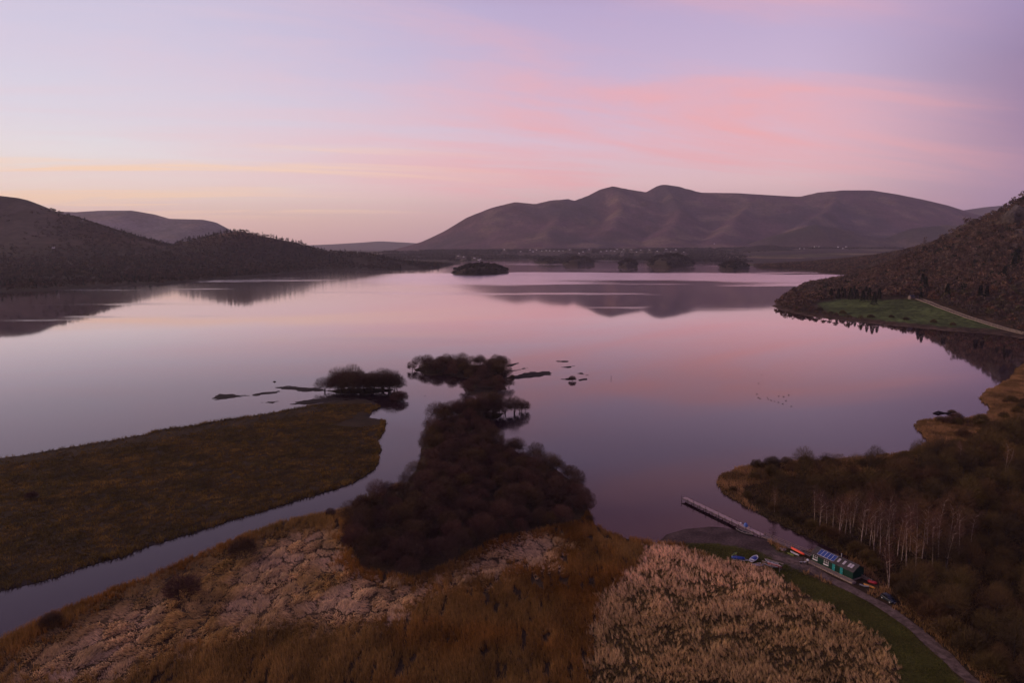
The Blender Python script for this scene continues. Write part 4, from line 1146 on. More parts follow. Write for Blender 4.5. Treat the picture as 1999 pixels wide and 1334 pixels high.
# ---- headland and hillside trees
def dropw(px, py, hf): return drop(px, py, hf, 300)
for px, py, s in ((1622, 584, .9), (1636, 586, 1.0), (1648, 584, .85), (1660, 587, 1.0), (1672, 586, .9), (1684, 590, 1.05), (1696, 588, .9), (1706, 598, 1.1), (1716, 587, 1.0), (1643, 580, .9), (1667, 580, .9), (1690, 580, .9)):
    tree('pine', 'pine_tree', dropw(px, py, east_h), s, 'dark pine in the row behind the lakeside field', 'pines behind the field')
for px, py, s in ((1800, 562, 1.1), (1806, 570, 1.2), (1848, 585, 1.2), (1912, 592, 1.25), (1925, 590, 1.0), (1978, 530, 1.2), (1985, 520, 1.1), (1960, 545, 1.0), (1797, 586, .7)):
    tree('pine', 'pine_tree', dropw(px, py, east_h), s, 'dark pine standing out among the bare hillside trees', 'pines on the hillside')
rngE = np.random.default_rng(3)
xs, ys = np.meshgrid(np.arange(340, 2200, 8.0), np.arange(560, 3200, 10.0)); xs = xs.ravel() + rngE.uniform(-4, 4, xs.size); ys = ys.ravel() + rngE.uniform(-5, 5, ys.size)
zz = east_h(xs, ys); dE = sdf(xs, ys, ESHORE)
dF = sdf(xs, ys, FIELD)
bare = sstep(0.60, 0.70, fbm(xs / 70, ys / 70, 26, 3)) * sstep(70, 130, zz)
dens = 0.92 - 0.75 * bare
open_ = inpoly(xs, ys, np.array([drop(a, b, east_h)[:2] for a, b in [(1735, 588), (1800, 584), (1960, 640), (2060, 668), (1999, 660), (1900, 648), (1800, 640), (1700, 630), (1640, 622), (1590, 612), (1575, 600)]]))
kE = (dE > 6) & (dF < -6) & ~open_ & (np.abs(xs) < ys * 0.78) & (rngE.uniform(0, 1, len(xs)) < dens)
# hidden far side of the ridge needs no trees
vis = (zz + 12 - CAM_H) / ys
kE &= (ys < 3250)
xs, ys, zz, dE = xs[kE], ys[kE], zz[kE], dE[kE]
order = np.argsort(ys + 0.25 * xs)
near_i = [i for i in order if xs[i] / ys[i] < 0.775][:250]
for i in near_i:
    small = dE[i] < 40 and ys[i] > 780
    s = rngE.uniform(0.55, 0.8) if small else rngE.uniform(0.75, 1.15)
    where = 'on the headland beside the pines' if small else 'just above the stone-walled lane' if ys[i] < 900 and zz[i] < 26 else 'on the headland shore' if dE[i] < 40 else 'high on the eastern slope' if zz[i] > 45 else 'on the lower eastern slope'
    tree('oak', 'oak_tree', (xs[i], ys[i], zz[i]), s, ('small' if s < .85 else 'large') + ' bare russet tree ' + where, 'bare trees of the eastern slope')
rest = np.setdiff1d(np.arange(len(xs)), np.array(near_i))
b = np.stack([xs, ys, zz], 1)[rest]; nR = len(b)
hue = rngE.uniform(0, 1, (nR, 1)); hb = fbm(b[:, 0] / 60, b[:, 1] / 60, 46, 3)[:, None]; hue = np.clip(hue * .6 + hb * .7 - .15, 0, 1)
col = (np.array([0.105, 0.056, 0.036]) * hue + np.array([0.072, 0.058, 0.046]) * (1 - hue)) * rngE.uniform(.55, 1.5, (nR, 1))
col[rngE.uniform(0, 1, nR) < 0.07] = (0.014, 0.020, 0.013)
stuff('hillside_wood', 'bare russet woodland covering the upper eastern hillside', [crowns(b, rngE.uniform(3.8, 6.2, nR), rngE.uniform(8, 14, nR), 34, col, size=.40)], M['wood'], 'woodland')
# field hedge and lakeside scrub in front of the field
for px, py in ((1560, 606), (1580, 610), (1600, 609), (1622, 613), (1645, 615), (1740, 622), (1768, 627), (1700, 622), (1822, 632), (1860, 638)):
    tree('scrub', 'field_bush', dropw(px, py, east_h), rr.uniform(1.0, 1.8), 'low bush on the shore edge of the green field', 'bushes edging the field', cat='bush')

# ---- woods on the west shore, the knoll, the islands and the far shore
rngW = np.random.default_rng(8)
xs, ys = np.meshgrid(np.arange(-2900, 50, 15.0), np.arange(1250, 3500, 18.0)); xs = xs.ravel() + rngW.uniform(-7, 7, xs.size); ys = ys.ravel() + rngW.uniform(-9, 9, ys.size)
zz = west_h(xs, ys); dW = sdf(xs, ys, WSHORE) + (fbm(xs / 60, ys / 60, 5, 3) - 0.5) * 40
knoll = polydist(xs, ys, R2[:, :2], False) < 700
kd_ = sstep(520, 160, polydist(xs, ys, R2[:, :2], False) + 260 * (fbm(xs / 120, ys / 120, 58, 3) - .5))
dens = np.maximum(kd_ * .9, sstep(105, 40, zz + 60 * (fbm(xs / 140, ys / 140, 59, 3) - .5))) * sstep(0.25, 0.5, fbm(xs / 160, ys / 160, 37, 3) + 0.12)
kW = (dW > 8) & (np.abs(xs) < ys * 0.80) & (rngW.uniform(0, 1, len(xs)) < dens) & (ys < 3350)
b = np.stack([xs, ys, zz], 1)[kW]; nW = len(b)
hue = np.clip(rngW.uniform(0, .6, (nW, 1)) + fbm(b[:, 0] / 150, b[:, 1] / 150, 39, 3)[:, None] * .5, 0, 1)
col = (np.array([0.060, 0.036, 0.022]) * hue + np.array([0.032, 0.029, 0.022]) * (1 - hue)) * rngW.uniform(.6, 1.5, (nW, 1))  # canopy colours lowered to carry the shade of the backlit west side
con = rngW.uniform(0, 1, nW) < np.where(polydist(b[:, 0], b[:, 1], R2[:, :2], False) < 120, 0.45, 0.08)
stuff('west_wood', 'dark woodland covering the west shore and knoll', [crowns(b[~con], rngW.uniform(5.0, 7.5, (~con).sum()), rngW.uniform(7, 12, (~con).sum()), 22, col[~con]),
      crowns(b[con], rngW.uniform(3, 4.2, con.sum()), rngW.uniform(11, 19, con.sum()), 22, np.tile([0.018, 0.022, 0.016], (con.sum(), 1)), True, .8)], M['wood'], 'woodland')
labs = ['dark wooded hump of trees on the nearest lake island', 'thin trees on the low flat lake island', 'trees on the small island beside the low flat one',
        'tight clump of trees on the tiny island', 'tall dark trees on the broad island below the mountain', 'round clump of trees on the island near the eastern shore']
for (hf, P), lab, n, hh in zip(ISLES, labs, (190, 110, 110, 70, 230, 100), ((9, 15), (8, 14), (12, 20), (14, 22), (14, 24), (10, 17))):
    pts = spread(P, 7.0, random.Random(n), n)
    b = np.array([(x, y, zed(hf, x, y)) for x, y in pts]); q = len(b)
    col = np.tile([0.030, 0.024, 0.018], (q, 1)) * rngW.uniform(.6, 1.4, (q, 1))
    con = rngW.uniform(0, 1, q) < 0.25
    r_ = np.where(con, 4.0, rngW.uniform(5.5, 8.5, q)); h_ = rngW.uniform(hh[0], hh[1], q)
    stuff('island_wood', lab, [crowns(b, r_, h_, 34, col)], M['wood'], 'woodland')
xs, ys = np.meshgrid(np.arange(-1100, 3200, 24.0), np.arange(3600, 6300, 26.0)); xs = xs.ravel() + rngW.uniform(-11, 11, xs.size); ys = ys.ravel() + rngW.uniform(-12, 12, ys.size)
zz = plain_h(xs, ys)
fr = fbm(xs / 220, ys / 130, 53, 3); dN = sdf(xs, ys, NSHORE)
kN = (zz > 1.0) & (rngW.uniform(0, 1, len(xs)) < np.maximum(sstep(0.36, 0.50, fr + .10 * sstep(600, 1400, xs)), sstep(260, 60, dN) * .9)) & (east_h(xs, ys) < 1.5)
hs = [(897, 497), (904, 498), (925, 503), (933, 504), (940, 503), (1032, 486), (1040, 487), (1048, 484), (1056, 486), (1064, 487), (1072, 485), (1080, 488), (1090, 486), (1100, 487), (1110, 484), (1128, 491), (1132, 492), (1138, 490),
      (1176, 487), (1184, 488), (1192, 486), (1200, 489), (1206, 485), (1213, 487), (1220, 484), (1228, 486), (1236, 483), (1242, 487), (1250, 485), (1266, 486), (1300, 484), (1310, 487), (1322, 485), (1332, 488), (1395, 475), (1285, 488), (1150, 486), (1018, 488), (985, 486)]
far_h = lambda x, y: np.maximum(plain_h(x, y), np.maximum(sk_h(x, y), sp_h(x, y)))
HSP = [drop(a_ + rr.uniform(-3, 3), b_ + 3 + rr.uniform(-1.5, 2.5), far_h, 3500) for a_, b_ in hs]
for hx, hy, _ in HSP: kN &= ~((np.abs(xs - hx * ys / hy) < 22) & (ys < hy + 20) & (ys > hy - 900))
b = np.stack([xs, ys, zz], 1)[kN]; q = len(b)
stuff('far_shore_wood', 'thin line of dark woods along the far shore', [crowns(b, rngW.uniform(7, 12, q), rngW.uniform(9, 17, q), 16, np.tile([0.030, 0.024, 0.022], (q, 1)) * rngW.uniform(.6, 1.5, (q, 1)))], M['wood'], 'woodland')
KN = ridge_pts([(1390, 494), (1440, 481), (1480, 473), (1510, 473), (1545, 481), (1580, 494)], 5400)
kn_h = mountain('hill', 'small round wooded hill at the foot of the mountain', [(KN, 260)], (1200, 2900), (4700, 6000), 30., ((0.034, 0.026, 0.022), (0.03, 0.024, 0.02), (0.04, 0.03, 0.02)), 111)

# ================================================================== OBJECTS
def gz(px, py, lift=0.0):
    x, y = G(px, py, 0.6); return Vector((x, y, zed(near_h, x, y) + lift))

# ---- green hut
hl = Vector(G(1584, 1097, 0.7)); hr = Vector(G(1664, 1135, 0.7))
hv = hr - hl; HL = hv.length; hrz = math.atan2(hv.y, hv.x)
hz = max(zed(near_h, hl.x, hl.y), zed(near_h, hr.x, hr.y)) + 0.05
HD, HW = 4.8, 2.35                       # depth, eave height
hut = thing('boat_hut', 'long dark green timber boat hut with solar panels on its grey roof', 'hut', (hl.x, hl.y, hz), hrz)
# local: x along the front, +y away from the track
w_ = MB()
w_.box((HL / 2, HD / 2, 0.15), (HL + 0.1, HD + 0.1, 0.5)); w_.build('plinth', M['stone'], hut)
w_ = MB(); rise = 1.25
w_.add([(0, 0, .4), (HL, 0, .4), (HL, HD, .4), (0, HD, .4), (0, 0, HW + .4), (HL, 0, HW + .4), (HL, HD, HW + .4), (0, HD, HW + .4), (0, HD / 2, HW + rise + .4), (HL, HD / 2, HW + rise + .4)],
       [(0, 1, 5, 4), (2, 3, 7, 6), (1, 2, 6, 9, 5), (3, 0, 4, 8, 7), (3, 2, 1, 0), (4, 5, 9, 8), (6, 7, 8, 9)])
wall = w_.build('wall', M['hut_green'], hut)
for k in range(int(HL / 0.45)):                # cover strips of the boarding
    b_ = MB(); x = 0.25 + k * 0.45
    b_.box((x, -0.02, .4 + HW / 2), (0.06, 0.04, HW - 0.1)); b_.build('board_strip', M['hut_green'], wall)
ov = 0.35
rf = MB()
for sgn in (0, 1):
    y0 = -ov if sgn == 0 else HD + ov; ze = HW + .4 - ov * rise / (HD / 2)
    a = Vector((-0.3, y0, ze)); b_ = Vector((HL + .3, y0, ze)); c = Vector((HL + .3, HD / 2, HW + rise + .42)); d_ = Vector((-.3, HD / 2, HW + rise + .42))
    up = Vector((0, 0, 0.12)); rf.add([a, b_, c, d_, a + up, b_ + up, c + up, d_ + up], [(3, 2, 1, 0), (4, 5, 6, 7), (0, 1, 5, 4), (1, 2, 6, 5), (2, 3, 7, 6), (3, 0, 4, 7)])
roof = rf.build('roof', M['roof'], hut)
rc = MB(); rc.bar((-.32, HD / 2, HW + rise + .56), (HL + .32, HD / 2, HW + rise + .56), .28, .06); rc.build('ridge_cap', M['slate'], roof)
fl = MB(); fl.tube((HL * .56, HD * .62, HW + 1.0), (HL * .56, HD * .62, HW + 2.5), .08, .08, 8); fl.tube((HL * .56, HD * .62, HW + 2.5), (HL * .56, HD * .62, HW + 2.62), .14, .14, 8); fl.build('flue', M['alu'], roof)
def on_roof(x0, x1, f0, f1, lift, th, name, mat, par):
    sl = lambda f: Vector((0, -ov + f * (HD / 2 + ov), (HW + .4 - ov * rise / (HD / 2)) + f * (rise + ov * rise / (HD / 2) + .02) + .12 + lift))
    a, b_ = sl(f0), sl(f1); up = Vector((0, 0, th)); X0 = Vector((x0, 0, 0)); X1 = Vector((x1, 0, 0))
    p = [a + X0, a + X1, b_ + X1, b_ + X0]; q = MB(); q.add(p + [v + up for v in p], [(3, 2, 1, 0), (4, 5, 6, 7), (0, 1, 5, 4), (1, 2, 6, 5), (2, 3, 7, 6), (3, 0, 4, 7)])
    return q.build(name, mat, par)
for k in range(5):
    x0 = 1.6 + k * 1.12
    fr = on_roof(x0 - .03, x0 + 1.09, .18, .90, .05, .04, 'panel_frame', M['alu'], roof)
    on_roof(x0 + .03, x0 + 1.03, .20, .88, .095, .012, 'solar_panel', M['solar'], roof)
for x0 in (7.9, 9.6, 11.3, 12.1):
    on_roof(x0, x0 + .62, .35, .80, .02, .05, 'rooflight', M['rooflight'], roof)
def framed(x, w, h, z0, name, pane, frame, nx=2, nz=2):
    f = MB(); t = .11
    for a in (-1, 1): f.box((x + a * w / 2, -.06, z0 + h / 2), (t, .10, h + t))
    for a in (0, 1): f.box((x, -.062, z0 + a * h), (w + .2, .12 if a == 0 else .10, t))
    for i in range(1, nx): f.box((x - w / 2 + i * w / nx, -.055, z0 + h / 2), (.06, .06, h))
    for i in range(1, nz): f.box((x, -.056, z0 + i * h / nz), (w, .05, .06))
    o = f.build(name, frame, wall)
    return o
for x in (1.25, 5.0):
    wd = framed(x, 1.35, 1.3, 1.15, 'window', M['glass'], M['white'], 2, 2)
    g_ = MB(); g_.box((x, -.022, 1.8), (1.3, .02, 1.28)); g_.build('pane', M['glass'], wd)
    s_ = MB(); s_.box((x, -.14, 1.06), (1.7, .26, .07)); s_.build('sill', M['white'], wd)
for x in (7.5, 10.0):
    d_ = MB(); d_.box((x, -.05, .42 + 1.0), (.95, .06, 2.0)); dr = d_.build('door', M['teal'], wall, bevel=.01)
    f = MB(); f.box((x - .56, -.05, 1.45), (.1, .12, 2.1)); f.box((x + .56, -.05, 1.45), (.1, .12, 2.1)); f.box((x, -.051, 2.51), (1.22, .12, .1)); f.build('door_frame', M['hut_green'], wall)
    h_ = MB(); h_.box((x + .35, -.11, 1.4), (.12, .06, .05)); h_.build('handle', M['alu'], dr)

# ---- timber ramp and deck along the front of the hut
ramp = thing('timber_ramp', 'pale boarded ramp with low fence running along the front of the green hut', 'ramp', (hl.x, hl.y, hz), hrz)
nB = 26
for k in range(nB):
    x = -1.2 + k * (HL + 2.4) / nB; z = .34 - .0 * k
    b_ = MB(); b_.box((x + .29, -.95, z), (.56, 1.35, .06)); b_.build('board', M['stone'], ramp)
sk = MB(); sk.box((HL / 2, -1.66, .02), (HL + 2.4, .08, .78)); sk.build('skirt_wall', M['stone'], ramp)
for k in range(9):
    x = -1.1 + k * (HL + 2.2) / 8; b_ = MB(); b_.box((x, -1.74, .45), (.12, .1, 1.3)); b_.build('post', M['timber'], ramp)
rl = MB(); rl.bar((-1.2, -1.75, 1.05), (HL + 1.2, -1.75, 1.05), .06, .12); rl.build('rail', M['timber'], ramp)
en = MB(); en.box((HL + 1.25, -.95, .1), (.1, 1.4, .9)); en.build('end_board', M['stone'], ramp)

# ---- stone jetty platform beyond the hut and timber jetty
def jetty():
    a = Vector(G(1335, 972, 1.1)); b_ = Vector(G(1489, 1046, 1.1)); v = b_ - a; L = v.length; rz = math.atan2(v.y, v.x)
    t = thing('jetty', 'long narrow timber jetty on dark posts reaching into the lake', 'jetty', (a.x, a.y, 0), rz)
    n = 12; w = 1.9; zt = 1.15
    for k in range(n):
        x0 = k * L / n; x1 = (k + 1) * L / n - .03
        s = MB(); m_ = 9
        for j in range(m_):
            u0 = x0 + (x1 - x0) * j / m_; s.box((u0 + (x1 - x0) / m_ / 2, 0, zt + .002 * ((j * 7 + k) % 3)), ((x1 - x0) / m_ - .035, w, .07))
        s.build('deck_section', M['deck'], t)
    for sgn in (-1, 1):
        s = MB(); s.bar((0, sgn * (w / 2 - .2), zt - .16), (L, sgn * (w / 2 - .2), zt - .16), .14, .22); s.build('beam', M['timber_dark'], t)
        s = MB(); s.bar((0, sgn * (w / 2 + .01), zt - .02), (L, sgn * (w / 2 + .01), zt - .02), .06, .2); s.build('edge_board', M['timber'], t)
        for k in range(n + 1):
            x = min(k * L / n, L - .1) + .05; s = MB(); s.tube((x, sgn * (w / 2 + .12), -1.4), (x, sgn * (w / 2 + .12), zt + (1.0 if sgn < 0 and k % 2 == 0 else .5)), .10, .09, 7); s.build('post', M['timber_dark'], t)
    for k in range(1, n):
        x = k * L / n + .05; s = MB(); s.bar((x, -w / 2, zt - .34), (x, w / 2, zt - .34), .1, .16); s.bar((x + .12, -w / 2, .1), (x + .12, w / 2, zt - .3), .08, .1); s.build('cross_brace', M['timber_dark'], t)
    # landward boardwalk with handrails
    a2 = b_; c = Vector(G(1584, 1086, .9)); v2 = c - a2; L2 = v2.length; rz2 = math.atan2(v2.y, v2.x)
    t2 = thing('boardwalk', 'narrow boardwalk with handrails joining the jetty to the green hut', 'boardwalk', (a2.x, a2.y, 0), rz2)
    n2 = 7
    for k in range(n2):
        x0 = .1 + k * L2 / n2; s = MB(); s.box((x0 + L2 / n2 / 2, 0, 1.02), (L2 / n2 - .04, 1.5, .09)); s.build('deck_section', M['timber'], t2)
        for sgn in (-1, 1):
            s = MB(); s.tube((x0, sgn * .78, -.9), (x0, sgn * .78, 2.05 if sgn > 0 else 1.2), .06, .06, 6); s.build('post', M['timber'], t2)
    for z in (1.5, 2.0):
        s = MB(); s.bar((.1, .78, z), (L2, .78, z), .06, .09); s.build('handrail', M['timber'], t2)
    s = MB(); s.bar((.1, -.78, .95), (L2, -.78, .95), .1, .3); s.build('edge_board', M['timber'], t2)
    return a, b_, rz, L
JA, JB, JRZ, JL = jetty()
jd = (JB - JA).normalized(); jn = Vector((-jd.y, jd.x))

def hull(L, W, Hh, n=11, sheer=.18, tip=.25, flip=False, stern=0.0):
    """open boat skin: outer and inner, ends raised"""
    secs = []
    for i in range(n):
        u = i / (n - 1) * 2 - 1; x = u * L / 2
        k = max(0.02, 1 - abs(u) ** 2.4) if not (u > 0 and stern) else max(stern, 1 - abs(u) ** 2.4 * (1 - stern))
        w = W / 2 * k ** .8; top = Hh + sheer * u * u; kel = tip * Hh * abs(u) ** 3
        ring = [(x, -w, top), (x, -w * .86, top * .45 + kel * .5), (x, -w * .4, kel + .02), (x, 0, kel), (x, w * .4, kel + .02), (x, w * .86, top * .45 + kel * .5), (x, w, top),
                (x, w * .88, top), (x, w * .74, top * .5 + kel * .5), (x, 0, kel + .09), (x, -w * .74, top * .5 + kel * .5), (x, -w * .88, top)]
        if flip: ring = [(a, b, Hh + sheer - c) for a, b, c in ring]
        secs.append([Vector(p) for p in ring])
    return secs

def boat(name, label, cat, loc, rz, L, W, Hh, mat, rim, seats=3, flip=False, group=None, stern=0.0, tilt=0.0, sheer=.18):
    t = thing(name, label, cat, loc, rz, group); t.rotation_euler = (tilt, 0, rz)
    b_ = MB(); b_.loft(hull(L, W, Hh, sheer=sheer, flip=flip, stern=stern)); b_.build('hull', mat, t, smooth=True)
    if not flip:
        g_ = MB()
        for sgn in (-1, 1):
            pv = None
            for s in hull(L, W, Hh, sheer=sheer, stern=stern):
                p = s[0] if sgn < 0 else s[6]; p = Vector((p.x, p.y * 1.02, p.z + .02))
                if pv is not None: g_.bar(pv, p, .09, .06)
                pv = p
        g_.build('gunwale', rim, t)
        for k in range(seats):
            x = (k - (seats - 1) / 2) * L * .24; s = MB(); s.box((x, 0, Hh * .68), (.26, W * .84 * (1 - (2 * abs(x) / L) ** 2.4), .05)); s.build('thwart', rim, t)
    else:
        g_ = MB(); pv = None
        for s in hull(L, W, Hh, sheer=sheer, flip=True):
            p = Vector((s[3].x, 0, s[3].z + .02))
            if pv is not None: g_.bar(pv, p, .05, .05)
            pv = p
        g_.build('keel', rim, t)
    return t

# moored launch beside the jetty
p = Vector(G(1453, 1040, .3)); boat('rowing_boat', 'long dark rowing launch with pale gunwale moored beside the jetty', 'boat', (p.x, p.y, -.12), JRZ + .17, 6.6, 1.7, .62, M['hull_dark'], M['hull_pale'], 4)
# blue tarp bundle and small things on the jetty
q = JA + jd * (JL * .80) + jn * .25
t = thing('covered_bundle', 'blue tarpaulin covered bundle standing on the jetty', 'tarpaulin', (q.x, q.y, 1.19), JRZ)
b_ = MB(); b_.loft([[Vector((math.cos(a) * r * (1 + .12 * math.sin(3 * a + i)), math.sin(a) * r * .8, z)) for a in [k * math.pi / 5 for k in range(10)]] for i, (z, r) in enumerate(((0, .78), (.35, .82), (.8, .66), (1.15, .4), (1.32, .12)))])
b_.build('tarpaulin', M['tarp'], t); s = MB(); s.tube((-.85, -.68, .3), (.85, -.68, .36), .03, .03, 5); s.tube((-.85, .68, .3), (.85, .68, .36), .03, .03, 5); s.build('rope', M['rope'], t)
q = JA + jd * (JL * .735) + jn * .55
t = thing('mooring_buoy', 'small white mooring buoy lying on the jetty', 'buoy', (q.x, q.y, 1.19)); b_ = MB()
b_.loft([[Vector((math.cos(a) * r, math.sin(a) * r, z)) for a in [k * math.pi / 5 for k in range(10)]] for z, r in ((0, .1), (.1, .24), (.26, .28), (.42, .2), (.5, .06))]); b_.build('float', M['white'], t, smooth=True)
s = MB(); s.tube((0, 0, .48), (0, 0, .62), .04, .04, 6); s.build('eye', M['alu'], t)
q = JA + jd * (JL * .845) - jn * .1
t = thing('crate', 'pale wooden crate on the jetty beside the blue bundle', 'crate', (q.x, q.y, 1.19), JRZ + .2); b_ = MB(); b_.box((0, 0, .22), (.75, .55, .42)); b_.build('box', M['hull_pale'], t); s = MB(); s.box((0, 0, .46), (.8, .6, .05)); s.build('lid', M['deck'], t)

# ---- canoes beside the hut
ca_, cb_ = gz(1543, 1074), gz(1571, 1089); cm = (ca_ + cb_) / 2; crz = math.atan2(cb_.y - ca_.y, cb_.x - ca_.x)
def trestle(loc, rz, L, label):
    t = thing('trestle', label, 'trestle', loc, rz)
    for sx_ in (-1, 1):
        s = MB(); s.bar((sx_ * L / 2, -.8, .55), (sx_ * L / 2, .8, .55), .1, .1); s.build('crossbar', M['timber'], t)
        for sy in (-1, 1):
            s = MB(); s.tube((sx_ * L / 2, sy * .6, -.15), (sx_ * L / 2, sy * .6, .52), .05, .05, 6); s.build('leg', M['timber'], t)
    return t
trestle((cm.x, cm.y, cm.z), crz, 2.6, 'low timber trestle carrying the orange-red canoe')
boat('canoe', 'bright orange-red canoe turned over on a trestle at the end of the hut', 'canoe', (cm.x, cm.y, cm.z + .60), crz, 5.4, 1.0, .42, M['red'], M['red'], flip=True)
o = cm + Vector((math.sin(crz), -math.cos(crz), 0)) * 1.15
boat('kayak', 'white kayak lying on the ground beneath the orange-red canoe', 'kayak', (o.x, o.y, o.z), crz + .05, 3.2, .62, .3, M['white'], M['alu'], 1)
o = cm + Vector((math.sin(crz), -math.cos(crz), 0)) * 2.0
boat('kayak', 'short lime kayak on the ground beside the white kayak', 'kayak', (o.x - .6, o.y, o.z), crz + .2, 2.2, .6, .3, M['lime'], M['hull_dark'], 1)
o = cm - Vector((math.sin(crz), -math.cos(crz), 0)) * 1.3
boat('canoe', 'dark canoe turned over behind the orange-red canoe', 'canoe', (o.x + 1.2, o.y - 1.0, o.z + .05), crz, 5.0, .95, .42, M['hull_dark'], M['timber'], flip=True)

# ---- launching trolley and mooring post by the hut corner
p = gz(1568, 1102); t = thing('launch_trolley', 'pale metal launching trolley parked by the corner of the hut', 'trolley', (p.x, p.y, p.z), crz + .7)
s = MB(); s.bar((-1.1, 0, .38), (1.0, 0, .78), .08, .08); s.bar((-.6, -.5, .45), (-.6, .5, .45), .08, .08); s.bar((.4, -.4, .65), (.4, .4, .65), .22, .07); s.build('frame', M['alu'], t)
for sy in (-1, 1):
    s = MB(); s.tube((-.6, sy * .52, .24), (-.6, sy * .66, .24), .26, .26, 12); s.build('wheel', M['tyre'], t)
s = MB(); s.tube((1.0, -.25, .78), (1.0, .25, .78), .04, .04, 6); s.build('handle', M['alu'], t)
p = gz(1576, 1104); t = thing('bollard', 'brown timber bollard with a white cap at the corner of the hut', 'bollard', (p.x, p.y, p.z)); s = MB(); s.tube((0, 0, -.3), (0, 0, 1.35), .3, .26, 10); s.build('post', M['bark'], t)
s = MB(); s.tube((0, 0, 1.35), (0, 0, 1.75), .34, .26, 10); s.build('cap', M['white'], t)

# ---- boat rack with kayaks
ra, rb = gz(1489, 1108), gz(1522, 1118); rv = rb - ra; rrz = math.atan2(rv.y, rv.x); RL = rv.length
rk = thing('kayak_rack', 'pale timber rack frame holding kayaks at the edge of the grass', 'rack', (ra.x, ra.y, ra.z), rrz)
for x in (0.1, RL * .5, RL - .1):
    for y in (0, 2.0):
        s = MB(); s.box((x, y, .85), (.12, .12, 2.1)); s.build('post', M['timber'], rk)
    s = MB(); s.bar((x, -.2, .55), (x, 2.2, .55), .1, .1); s.bar((x, -.2, 1.3), (x, 2.2, 1.3), .1, .1); s.build('arm', M['timber'], rk)
for y in (0, 2.0):
    s = MB(); s.bar((-.3, y, 1.93), (RL + .3, y, 1.93), .11, .11); s.build('top_rail', M['hull_pale'], rk)
rd = Vector((math.cos(rrz), math.sin(rrz), 0)); rn = Vector((-rd.y, rd.x, 0))
for k, (mt, nm, y, z, u) in enumerate((('crimson', 'crimson', .55, 1.37, .62), ('hull_dark', 'black', 1.4, 1.37, .42), ('hull_dark', 'dark green-black', .5, .62, .45), ('crimson', 'dull red', 1.5, .62, .6))):
    o = ra + rd * RL * u + rn * y
    boat('kayak', nm + ' kayak lying on the ' + ('upper' if z > 1 else 'lower') + ' arms of the timber rack', 'kayak', (o.x, o.y, ra.z + z), rrz + .03 * k, 3.9, .66, .34, M[mt], M['alu'], 1)
for (px, py, mt, nm) in ((1476, 1104, 'purple', 'purple'), (1484, 1106, 'blue', 'teal blue')):
    o = gz(px, py); boat('kayak', nm + ' kayak leaning on the grass beside the timber rack', 'kayak', (o.x, o.y, o.z), rrz + 1.0, 3.3, .66, .34, M[mt], M['alu'], 1)

# ---- dinghies at the grass edge
da, db = gz(1478, 1089), gz(1466, 1100); dm = (da + db) / 2
dg = boat('dinghy', 'white sailing dinghy with a blue cover on the grass', 'dinghy', (dm.x, dm.y, dm.z + .05), math.atan2(db.y - da.y, db.x - da.x), 4.4, 1.75, .62, M['white'], M['white'], 1, stern=.7)
b_ = MB(); b_.loft([[Vector((x, y * w, .66 + zz_ * h_)) for y, zz_ in ((-.8, 0), (-.5, .5), (0, 1), (.5, .5), (.8, 0))] for x, w, h_ in ((-1.4, .75, .1), (-.8, .98, .3), (0, 1.04, .38), (.7, .98, .3), (1.0, .9, .12))], closed=False, cap=False); b_.build('cover', M['blue'], dg)
s = MB(); s.box((1.45, 0, .72), (.5, 1.1, .06)); s.build('rear_deck', M['white'], dg)
p = gz(1443, 1095)
tr = thing('boat_trailer', 'low road trailer with a pale drawbar parked at the grass edge', 'trailer', (p.x, p.y, p.z), -.25)
s = MB(); s.bar((-1.7, -.6, .45), (1.2, -.6, .45), .1, .1); s.bar((-1.7, .6, .45), (1.2, .6, .45), .1, .1); s.bar((1.2, -.6, .45), (3.1, 0, .42), .1, .1); s.bar((1.2, .6, .45), (3.1, 0, .42), .1, .1); s.box((-1.75, 0, .45), (.12, 1.5, .16)); s.build('frame', M['alu'], tr)
for sy in (-1, 1):
    s = MB(); s.tube((-.3, sy * .72, .28), (-.3, sy * .9, .28), .28, .28, 12); s.build('wheel', M['tyre'], tr)
s = MB(); s.tube((2.9, 0, -.05), (2.9, 0, .8), .05, .05, 6); s.build('jockey_post', M['alu'], tr)
boat('dinghy', 'dark blue covered dinghy resting on the road trailer', 'dinghy', (p.x - .35, p.y + .1, p.z + .5), -.25, 3.9, 1.5, .62, M['blue'], M['blue'], flip=True)
o = gz(1433, 1087); boat('kayak', 'lime green kayak propped at the end of the road trailer', 'kayak', (o.x, o.y, o.z + .55), .75, 3.0, .72, .36, M['lime'], M['hull_dark'], 1, tilt=.5)
for s_, off in ((0, -1.0), (1, .9)):
    k = thing('kayak_stand', 'low timber stand under the lime kayak', 'stand', (o.x + off * .73, o.y + off * .68, o.z), .75, 'stands under the lime kayak'); b_ = MB(); b_.box((0, 0, .28), (.14, .7, .6)); b_.build('block', M['timber'], k); b_ = MB(); b_.bar((0, -.42, .58), (0, .42, .58), .16, .08); b_.build('top_bar', M['timber'], k)

